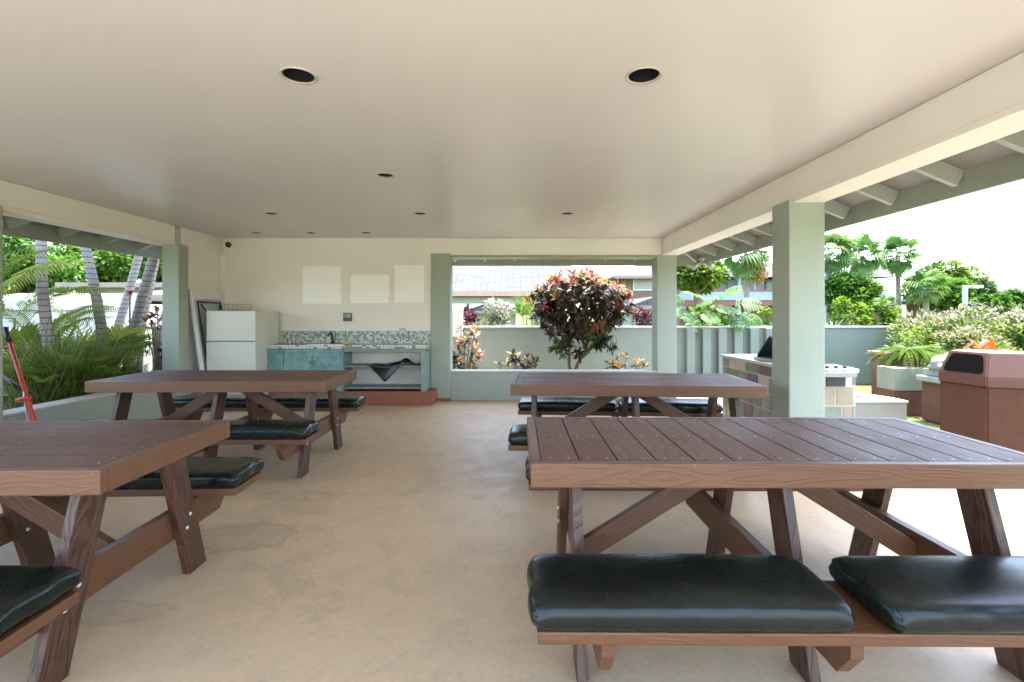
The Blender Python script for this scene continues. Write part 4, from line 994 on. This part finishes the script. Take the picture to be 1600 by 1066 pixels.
palm_trunk('palm_tree', 'slim ringed palm trunk right behind the stout leaning one', [(at(212, 570, 7.9).x, 7.9, .14), pl(222, 510, 7.9), pl(232, 465, 7.9), pl(243, 410, 7.9), (at(275, 300, 7.9).x, 7.9, 4.9)], .055)
def palm_clump(lb, loc, n, hmin, hmax, spread, cols, frond=None, nst=10, group='areca palm clumps', up=(.5, 1.8), base=.15):
    t = thing('areca_palm', lb, 'palm clump', loc, 0, group); a = RNG.uniform(0, 6.28, n); r0 = RNG.uniform(0, spread, n)
    P_ = np.stack([np.cos(a) * r0, np.sin(a) * r0 * .7, RNG.uniform(0, base, n)], 1); a2 = a + RNG.normal(0, .5, n)
    L = Leaves().add(frond or T_FROND, P_, np.stack([np.cos(a2) * .8, np.sin(a2) * .8, RNG.uniform(*up, n)], 1), np.tile((0, 0, 1.), (n, 1)) + RNG.normal(0, .2, (n, 3)), RNG.uniform(hmin, hmax, n), pick(cols, n)); L.build('fronds', LEAF, t)
    sb = MB()
    for i in range(nst): sb.tube([(P_[i][0], P_[i][1], -.02), (P_[i][0] * 1.2, P_[i][1] * 1.2, .45)], [.022, .014], plain('cane', (.12, .15, .05), .7) if i == 0 and 'cane' not in bpy.data.materials else bpy.data.materials['cane'], 6)
    sb.build('canes', t)
AG = [(.18, .28, .03), (.28, .38, .05), (.12, .20, .03), (.36, .44, .08)]
palm_clump('dense dark grassy palm clump left of the first palm trunk', (-5.2, 5.35, .16), 30, .5, .85, .2, AG, up=(1.2, 3))
palm_clump('dense grassy palm clump between the first and second palm trunks', (-5.45, 5.75, .16), 30, .55, .9, .2, AG, up=(1.2, 3))
palm_clump('tall palm clump with yellow green fronds below the red flower', (-6.25, 6.8, .16), 40, .8, 1.3, .25, [(.34, .44, .05), (.46, .54, .08), (.20, .30, .03)], up=(1.0, 2.6))
T_GR = blade_t(.013, .7)
def grass_clump(lb, loc, n, ln, sx, sy, cols):
    P_ = RNG.normal(0, 1, (n, 3)) * (sx, sy, 0); P_[:, 0] = np.clip(P_[:, 0], -.35, .13); P_[:, 2] = RNG.uniform(0, .35, n) * ln
    t = tag(Leaves().add(T_GR, P_, np.stack([RNG.normal(-.05, .28, n), RNG.normal(0, .42, n), np.ones(n)], 1), rdir(n), RNG.uniform(.35, .8, n) * ln, pick(cols, n, .35)).build('grass_clump', LEAF), lb, 'grass clump', 'grass clumps in the side bed'); t.location = loc
GRC = [(.16, .24, .035), (.24, .33, .05), (.10, .15, .03), (.34, .42, .07), (.20, .17, .09)]
for (lb, loc, n, ln) in (('fine leaved grass clump behind the left low wall, nearest the red pole', (-4.95, 5.02, .16), 420, .62), ('tall fine leaved grass clump behind the left low wall, second from the red pole', (-4.98, 5.28, .16), 750, 1.0),
    ('fine leaved grass clump behind the left low wall, third from the red pole', (-4.92, 5.52, .16), 650, .74), ('tall fine leaved grass clump below the second palm trunk', (-5.0, 5.80, .16), 700, .92), ('lowest fine leaved grass clump, at the far end of the side bed', (-4.92, 6.12, .16), 900, .55)):
    grass_clump(lb, loc, n, ln, .12, .13, GRC)
# single arching fronds
def big_fronds(lb, base, L_, cols, name='areca_palm'):
    t = thing(name, lb, 'palm clump', base, 0, 'areca palm clumps'); Lv = Leaves(); n = len(L_)
    Lv.add(frond_t(44, .017, .36, .5, 1.0, .008), np.array([x[0] for x in L_], float), [x[1] for x in L_], [(0, 0, 1)] * n, [x[2] for x in L_], pick(cols, n)); Lv.build('fronds', LEAF, t)
    sb = MB()
    for x in L_: sb.tube([(x[0][0] * .4, x[0][1] * .4, 0), tuple(np.array(x[0]) * (1, 1, .5)), x[0]], [.022, .016, .012], bpy.data.materials['cane'], 6)
    sb.build('canes', t)
big_fronds('areca palm with long arching yellow green fronds crossing the white wall', (-6.1, 6.1, .16), [((-.12, 0, .95), (.7, .1, 1.0), 1.0), ((-.35, .1, 1.1), (.8, .2, .7), .95), ((.15, 0, .75), (.6, .4, 1.2), .85), ((0, 0, .8), (-.8, -.2, 1.0), .9), ((.1, .1, .6), (.3, .6, 1.6), .9), ((.2, 0, .55), (.5, .5, 1.8), .8)], [(.34, .46, .05), (.48, .54, .09)])
big_fronds('areca palm at the left photo edge with fronds arching up out of view', (-5.95, 5.5, .16), [((-.05, 0, .9), (-.1, -.1, 1.5), 1.4), ((-.15, 0, 1.0), (.25, .1, 1.7), 1.1), ((-.2, 0, 1.0), (-.6, 0, 1.4), 1.4), ((-.1, 0, .8), (.25, .3, 1.5), 1.3)], [(.30, .42, .06), (.44, .50, .10)])
t = thing('croton_bush', 'tall thin stemmed croton with orange cream leaves by the left wall end', 'croton', (at(248, 560, 6.9).x, 6.9, .16))
sb = MB(); cen = []; dr = []
for (u, v) in ((242, 500), (250, 512), (236, 506), (256, 524), (246, 494), (259, 530), (240, 516), (252, 558), (229, 510)):
    p = at(u, v, 6.9) - t.location; cen.append(tuple(p)); dr.append((p.x, -.1, .8)); sb.tube([(0, 0, 0), (p.x * .4, 0, p.z * .5), tuple(p)], [.012, .010, .006], BARK, 6)
sb.build('stems', t); L = Leaves(); rosettes(L, cen, dr, 14, .13, lambda k, n, q: pick([(.60, .30, .12), (.65, .48, .28), (.5, .18, .08)] if k < 5 or k == 8 else [(.16, .04, .02), (.4, .25, .15)], n), leaf_t(.34, .3, .1)); L.build('leaves', LEAFG, t)
t = thing('ginger_flower', 'red flower head on a green stalk between the palm trunks', 'flower', (at(203, 540, 6.8).x, 6.8, .16))
p = at(203, 463, 6.8) - t.location; MB().tube([(0, 0, 0), (0, 0, p.z * .6), tuple(p)], [.014, .012, .010], bpy.data.materials['cane'], 6).build('stem', t)
L = Leaves(); rosettes(L, [tuple(p)], [(0, 0, 1)], 26, .075, lambda k, n, q: pick([(.75, .02, .02), (.6, .03, .03)], n), T_OVAL); L.build('flower_head', LEAFG, t)

# red pole tool leaning inside the low wall
tl = thing('pole_tool', 'red pole tool with black handle leaning by the left low wall', 'garden tool', (0, 0, 0))
REDM = plain('red_enamel', (.55, .045, .02), .35, var=.08)
A = at(8, 512, 4.32); B = at(15, 535, 4.30); C_ = at(52, 652, 4.22); D_ = C_ + (C_ - B) * .55
D_ = B + (C_ - B) * ((B.z - .0) / (B.z - C_.z)); D_.z = .012
MB().tube([A, B], [.02, .018], BLACKM, 10).build('handle', tl); MB().tube([B, C_, D_], .016, REDM, 10).build('pole', tl)
MB().tube([at(2, 586, 4.30), at(36, 613, 4.26)], .014, BLACKM, 8).build('crossbar', tl)
q = at(38, 612, 4.24); q2 = at(43, 652, 4.22); q3 = q + (q2 - q) * ((q.z - .01) / (q.z - q2.z)); MB().tube([q, q3], .012, STEEL, 8).build('support_leg', tl)
MB().tube([at(26, 626, 4.23), at(47, 621, 4.22)], .018, REDM, 10).build('clamp', tl)

# ================================================================== BACKGROUND TREES
def tree(name, lb, base, h, rad, n, size, cols, group=None, cat='tree', tb=.35, trunk_r=.14, temp=None, k=34, lean=0):
    t = thing(name, lb, cat, base, 0, group); c = np.array((lean, 0, h - rad[2]))
    v = rdir(k); cen = c + v * RNG.uniform(.35, .92, (k, 1)) ** .6 * np.array(rad) * .85
    sb = MB(); z0 = max(.2, h - 2 * rad[2])
    sb.tube([(0, 0, -.03), (lean * .3, .0, z0 * .6), (lean * .6, 0, z0), (lean, 0, h - rad[2] * .9)], [trunk_r * 1.3, trunk_r, trunk_r * .85, trunk_r * .4], BARK, 9)
    for i in range(0, k, 3): q = cen[i]; sb.tube([(lean * .6, 0, z0), tuple((np.array((lean, 0, z0)) + q) / 2 + (0, 0, -.1)), tuple(q)], [trunk_r * .5, trunk_r * .3, .02], BARK, 6)
    sb.build('trunk', t)
    cr = RNG.uniform(.24, .44, k) * min(rad[0], rad[2]); idx = RNG.integers(0, k, n); off = rdir(n) * (cr[idx] * RNG.uniform(.55, 1.05, n) ** .5)[:, None] * (1.1, 1.1, .8)
    P_ = cen[idx] + off; col = pick(cols, k, .2)[idx] * RNG.uniform(.7, 1.3, (n, 1))
    Leaves().add(temp or T_OVAL, P_, off + rdir(n) * np.linalg.norm(off, axis=1, keepdims=True) * .8, rdir(n) * .6 + (0, 0, 1), size * RNG.uniform(.6, 1.3, n), np.clip(col, 0, 1)).build('crown', LEAF, t); return t
DGN = [(.07, .18, .025), (.11, .26, .03), (.17, .33, .04)]; YGN = [(.20, .33, .035), (.28, .40, .05), (.13, .24, .03)]
def T(lb, u, vc, Y, ru, rv, cols, n=5000, size=.16, name='leafy_tree', **k):
    p = at(u, vc, Y); rx = ru * Y / F; rz_ = rv * Y / F; return tree(name, lb, (p.x, Y, 0), p.z + rz_, (rx, rx * .8, rz_), n, size, cols, 'background trees', **k)
T('dense round dark green tree right behind the near pillar', 1328, 462, 24, 44, 34, DGN, 7000, .22)
T('wide rounded green tree behind the street lamp', 1478, 452, 25, 60, 40, YGN[:1] + DGN[1:] + [(.10, .20, .03)], 9000, .24)
T('yellow green tree above the monstera', 1090, 425, 16, 46, 32, YGN, 6000, .17)
T('broad dark green tree at the far left, behind the first palm trunk', 40, 408, 19, 90, 60, DGN, 9000, .20)
T('dark green tree between the second and third palm trunks', 175, 398, 22, 80, 55, DGN, 9000, .22)
T('green tree beside the left green pillar', 268, 410, 24, 50, 50, DGN + YGN[:1], 6000, .22)
T('small green tree glimpsed under the carport roof', 838, 478, 28, 35, 14, DGN + YGN, 3500, .2)
T('green tree far right behind the low hedge', 1585, 472, 22, 45, 18, DGN, 4000, .2)
T('small tree right of the street lamp', 1550, 478, 20, 26, 18, DGN, 3500, .18)
def fan_palm(lb, u, vtop, Y, R_, nlv=30, vbase=None, dead=True, group='fan palms', tr=.13):
    p = at(u, vtop, Y); t = thing('fan_palm', lb, 'palm', (p.x, Y, 0), 0, group); MB().tube([(.1, 0, -.03), (.03, 0, p.z * .5), (0, 0, p.z)], [tr * 1.4, tr, tr * .9], plain('palm_bark', (.22, .19, .17), .9, var=.3, nscale=8) if 'palm_bark' not in bpy.data.materials else bpy.data.materials['palm_bark'], 10).build('trunk', t)
    a = np.arange(nlv) * 2.4 + RNG.normal(0, .25, nlv); e = np.linspace(1.15, -.95, nlv) + RNG.normal(0, .16, nlv)
    d = np.stack([np.cos(a) * np.cos(e), np.sin(a) * np.cos(e), np.sin(e)], 1)
    P_ = np.tile((0, 0, p.z), (nlv, 1)) + np.stack([0 * e, 0 * e, np.linspace(.1, -.12, nlv) * R_], 1)
    L = Leaves().add(T_FAN, P_, d, np.tile((0, 0, 1.), (nlv, 1)) + RNG.normal(0, .3, (nlv, 3)), R_ * RNG.uniform(.75, 1.2, nlv), pick([(.09, .22, .05), (.13, .29, .05), (.20, .33, .07)], nlv))
    if dead: m = 10; a = RNG.uniform(0, 6.28, m); L.add(T_FAN, np.tile((0, 0, p.z - .15 * R_), (m, 1)), np.stack([np.cos(a) * .35, np.sin(a) * .35, -np.ones(m)], 1), np.stack([np.cos(a), np.sin(a), np.zeros(m)], 1), R_ * RNG.uniform(.5, .75, m), pick([(.30, .22, .12), (.38, .28, .14)], m))
    L.build('crown', LEAF, t); return t
fan_palm('tall fan palm half hidden by the near pillar', 1294, 396, 25, 1.25)
fan_palm('tall fan palm in the middle of the three right of the pillar', 1347, 400, 27, 1.3)
fan_palm('tall fan palm, rightmost of the three against the sky', 1403, 400, 28, 1.3)
fan_palm('short fan palm in front of the wide rounded tree', 1446, 450, 20, .85, dead=False, tr=.11)
e_ = fan_palm('fan palm with orange seed cluster left of the near pillar', 1166, 396, 20, 1.15, tr=.11)
L = Leaves(); n = 400; P_ = RNG.normal(0, 1, (n, 3)) * (.16, .16, .3) + (.35, -.3, at(0, 420, 20).z); L.add(T_OVAL, P_, rdir(n) - (0, 0, 1), rdir(n), np.full(n, .12), pick([(.6, .25, .03), (.5, .3, .08)], n)); L.build('seed_cluster', LEAF, e_)['kind'] = 'stuff'
fan_palm('small palm beside the distant roof between the tall fan palms', 1385, 478, 20, .55, 20, dead=False, tr=.08)

# ================================================================== BUILDINGS
def house(name, lb, x0, x1, y0, y1, ze, zr, wallm, roofm, hip=True, over=.4, wins=(), cat='house', ridge='x', door=None, winm=None):
    t = thing(name, lb, cat, ((x0 + x1) / 2, y0, 0)); ox, oy = (x0 + x1) / 2, y0
    MB().box((x0 - ox, 0, -.02), (x1 - ox, y1 - y0, ze - .02), wallm).build('wall', t)
    mb = MB(); i = mb.mi(roofm); X0, X1, Y0, Y1 = x0 - ox - over, x1 - ox + over, -over, y1 - y0 + over; ym = (Y0 + Y1) / 2; xm_ = (X0 + X1) / 2; hw = (Y1 - Y0) / 2
    if ridge == 'x': h0 = min(hw, (X1 - X0) / 2 - .01) if hip else 0; Rd = [(X0 + h0, ym, zr), (X1 - h0, ym, zr)]
    else: Rd = [(xm_, Y0, zr), (xm_, Y1, zr)]
    lo = [(X0, Y0, ze), (X1, Y0, ze), (X1, Y1, ze), (X0, Y1, ze)]; V = [mb.bm.verts.new(p) for p in lo + Rd] + [mb.bm.verts.new((p[0], p[1], p[2] - .14)) for p in lo]
    FF = [(0, 1, 5, 4), (1, 2, 5), (2, 3, 4, 5), (3, 0, 4)] if ridge == 'x' else [(1, 2, 5, 4), (3, 0, 4, 5), (0, 1, 4), (2, 3, 5)]
    for f in FF + [(0, 6, 7, 1), (1, 7, 8, 2), (2, 8, 9, 3), (3, 9, 6, 0), (6, 9, 8, 7)]: mb.bm.faces.new([V[k] for k in f]).material_index = i
    r = mb.build('roof', t)
    MB().box((X0 - .02, Y0 - .03, ze - .16), (X1 + .02, Y0 - .002, ze + .01), plain('fascia_paint', (.26, .2, .17), .6) if 'fascia_paint' not in bpy.data.materials else bpy.data.materials['fascia_paint']).build('fascia', t)
    for (wx, wz, w, h) in wins:
        f = MB().box((wx - ox - w / 2, -.05, wz), (wx - ox + w / 2, -.002, wz + h), WHITEP).build('window', t)
        MB().box((wx - ox - w / 2 + .06, -.065, wz + .06), (wx - ox + w / 2 - .06, -.051, wz + h - .06), winm or GLASS).build('pane', f)
    return t
BUFF = stucco('buff_wall', (.45, .42, .36), .1); OLIVE = stucco('olive_wall', (.20, .21, .15), .1); WHT = stucco('white_wall', (.42, .42, .40), .1); BRN = plain('brown_wall', (.20, .12, .09), .8); BLUEW = plain('blue_grey_wall', (.30, .36, .40), .7)
# carport with shingle roof behind the wall (open underneath, on posts)
cp = thing('carport', 'open carport with wide grey shingle roof behind the garden wall', 'carport', (0, 0, 0))
cy = 16.0; ce = at(0, 455, cy).z; xR = at(989, 0, cy).x; xL = -7.0; 
mb = MB(); i = mb.mi(SHING); V = [mb.bm.verts.new(p) for p in ((xL, cy, ce), (xR, cy, ce), (xR, cy + 9, ce), (xL, cy + 9, ce), (xL + 4.5, cy + 4.5, ce + 1.95), (xR - 3.2, cy + 4.5, ce + 1.95))]
for f in ((0, 1, 5, 4), (1, 2, 5), (2, 3, 4, 5), (3, 0, 4), (3, 2, 1, 0)): mb.bm.faces.new([V[k] for k in f]).material_index = i
mb.build('roof', cp)
MB().box((xL, cy - .03, ce - .17), (xR, cy - .002, ce + .01), plain('carport_fascia', (.42, .27, .21), .6)).build('fascia', cp); MB().box((xL + .1, cy + .3, ce - .42), (xR - .1, cy + .45, ce - .19), EAVEG).build('header_beam', cp)
for x in (xL + .5, -2.3, at(846, 0, cy).x, xR - .5):
    for y in (cy + .38, cy + 8): MB().box((x - .07, y - .07, -.03), (x + .07, y + .07, ce - .02 if y > cy + 1 else ce - .42), WHITEP).build('post', cp)
house('gabled_house', 'small cream gabled house seen under the carport roof', at(738, 0, 30).x, at(806, 0, 30).x, 30, 36, at(0, 486, 30).z, at(0, 470, 30).z, WHT, SHING, False, .5, [(at(775, 0, 30).x, 1.0, .8, .8)], ridge='y')
house('gabled_house', 'pale green gabled house with teal door right of the croton tree', at(996, 0, 22).x, at(1050, 0, 22).x, 22, 27, at(0, 478, 22).z, at(0, 463, 22).z, stucco('pale_green_wall', (.40, .45, .40), .1), SHING, False, .45, [(at(1010, 0, 22).x, .1, .95, 1.35)], ridge='y', winm=plain('teal_door', (.05, .16, .18), .4))
# long two-storey apartment block
ab = thing('apartment_block', 'long two storey apartment block with red brown balconies in the distance', 'apartment block', (0, 36, 0)); ay = 0; AX0, AX1 = 7.9, 27
z = lambda v: at(0, v, 36).z
MB().box((AX0, 0, -.02), (AX1, 9, z(437)), BLUEW).build('wall', ab)
mb = MB(); i = mb.mi(SHING); V = [mb.bm.verts.new(p) for p in ((AX0 - .8, -1.4, z(435)), (AX1 + .8, -1.4, z(435)), (AX1 + .8, 10, z(435)), (AX0 - .8, 10, z(435)), (AX0 + 3, 4.3, z(402)), (AX1 - 3, 4.3, z(402)))]
for f in ((0, 1, 5, 4), (1, 2, 5), (2, 3, 4, 5), (3, 0, 4), (3, 2, 1, 0)): mb.bm.faces.new([V[k] for k in f]).material_index = i
mb.build('roof', ab)
RB = plain('balcony_red', (.24, .09, .07), .7)
MB().box((AX0, -1.2, z(478)), (AX1, -.02, z(470)), RB).build('balcony_floor', ab); MB().box((AX0, -1.25, z(470) + .001), (AX1, -1.15, z(457)), BLUEW).build('balcony_parapet', ab); MB().box((AX0, -1.28, z(456.5)), (AX1, -1.12, z(454)), RB).build('balcony_rail', ab)
MB().box((AX0 + .002, -.05, .0), (AX1 - .002, -.001, z(478)), BRN).build('ground_floor_panel', ab)
for k in range(9):
    x = AX0 + 1.1 + k * 2.1
    f = MB().box((x - .7, -.06, z(456)), (x + .7, -.003, z(439)), BRN if k % 2 else WHITEP).build('window', ab); MB().box((x - .6, -.08, z(455)), (x + .6, -.061, z(440)), plain('curtained_pane', (.30, .33, .36), .2) if 'curtained_pane' not in bpy.data.materials else bpy.data.materials['curtained_pane']).build('pane', f)
    if k % 3 == 0: MB().box((x + .95, -1.2, -.02), (x + 1.15, -1.0, z(436)), BLUEW).build('post', ab)
house('brown_house', 'brown walled house with a curtained upper window beside the far pillar', at(978, 0, 30).x, at(1062, 0, 30).x, 30, 36, at(0, 433, 30).z, at(0, 405, 30).z, BRN, SHING, True, .9, [(at(1008, 0, 30).x, at(0, 454, 30).z, 1.5, .75)], winm=plain('curtain_pane', (.35, .34, .33), .3))
house('distant_house', 'grey roofed house at the right photo edge behind the hedge', at(1560, 0, 34).x, at(1700, 0, 34).x, 34, 42, at(0, 466, 34).z, at(0, 431, 34).z, BRN, SHING, True, .9)
house('distant_house', 'grey roofed house between the two right hand fan palms', at(1355, 0, 42).x, at(1404, 0, 42).x, 42, 50, at(0, 474, 42).z, at(0, 449, 42).z, BRN, SHING, True, .6)
house('olive_house', 'low olive flat roofed building behind the leaning palm trunks', at(118, 0, 17).x, at(262, 0, 17).x, 17, 22, at(0, 443, 17).z, at(0, 438, 17).z, OLIVE, plain('flat_roof', (.28, .27, .25), .8), False, .35, [(at(200, 0, 17).x, 1.1, 1.6, .8), (at(150, 0, 17).x, 1.1, 1.3, .8)])
house('white_house', 'white gabled house beside the left green pillar', at(240, 0, 13).x, at(300, 0, 13).x, 13, 17, at(0, 462, 13).z, at(0, 441, 13).z, WHT, plain('white_roof', (.35, .35, .36), .7), False, .4, [(at(252, 0, 13).x, .9, .7, .9)])
house('white_shed', 'long pale roofed shed just beyond the white wall', at(-60, 0, 11).x, at(120, 0, 11).x, 11, 14, at(0, 474, 11).z, at(0, 454, 11).z, BUFF, plain('pale_roof', (.30, .31, .33), .6), False, .25)
# street lamp and yellow sign
LAMPW = plain('lamp_grey_paint', (.42, .45, .48), .5)
lp = thing('street_lamp', 'square white street lamp with a flat arm above the hedge', 'street lamp', (at(1508, 0, 15).x, 15, 0)); zt = at(0, 446, 15).z
MB().box((-.05, -.05, -.03), (.05, .05, zt), LAMPW, .01).build('pole', lp); MB().box((.052, -.04, zt - .07), (.2, .04, zt - .01), LAMPW, .008).build('arm', lp); MB().box((.202, -.11, zt - .09), (.48, .11, zt), LAMPW, .01).build('lamp_head', lp)
sg = thing('road_sign', 'round yellow sign beside the street lamp', 'sign', (at(1502, 0, 16).x, 16, 0)); zt = at(0, 481, 16).z
MB().tube([(0, 0, -.03), (0, 0, zt - .1)], .025, STEEL, 8).build('post', sg); MB().tube([(0, -.03, zt), (0, -.05, zt)], .14, plain('yellow_sign', (.6, .5, .03), .5), 20).build('sign_panel', sg)
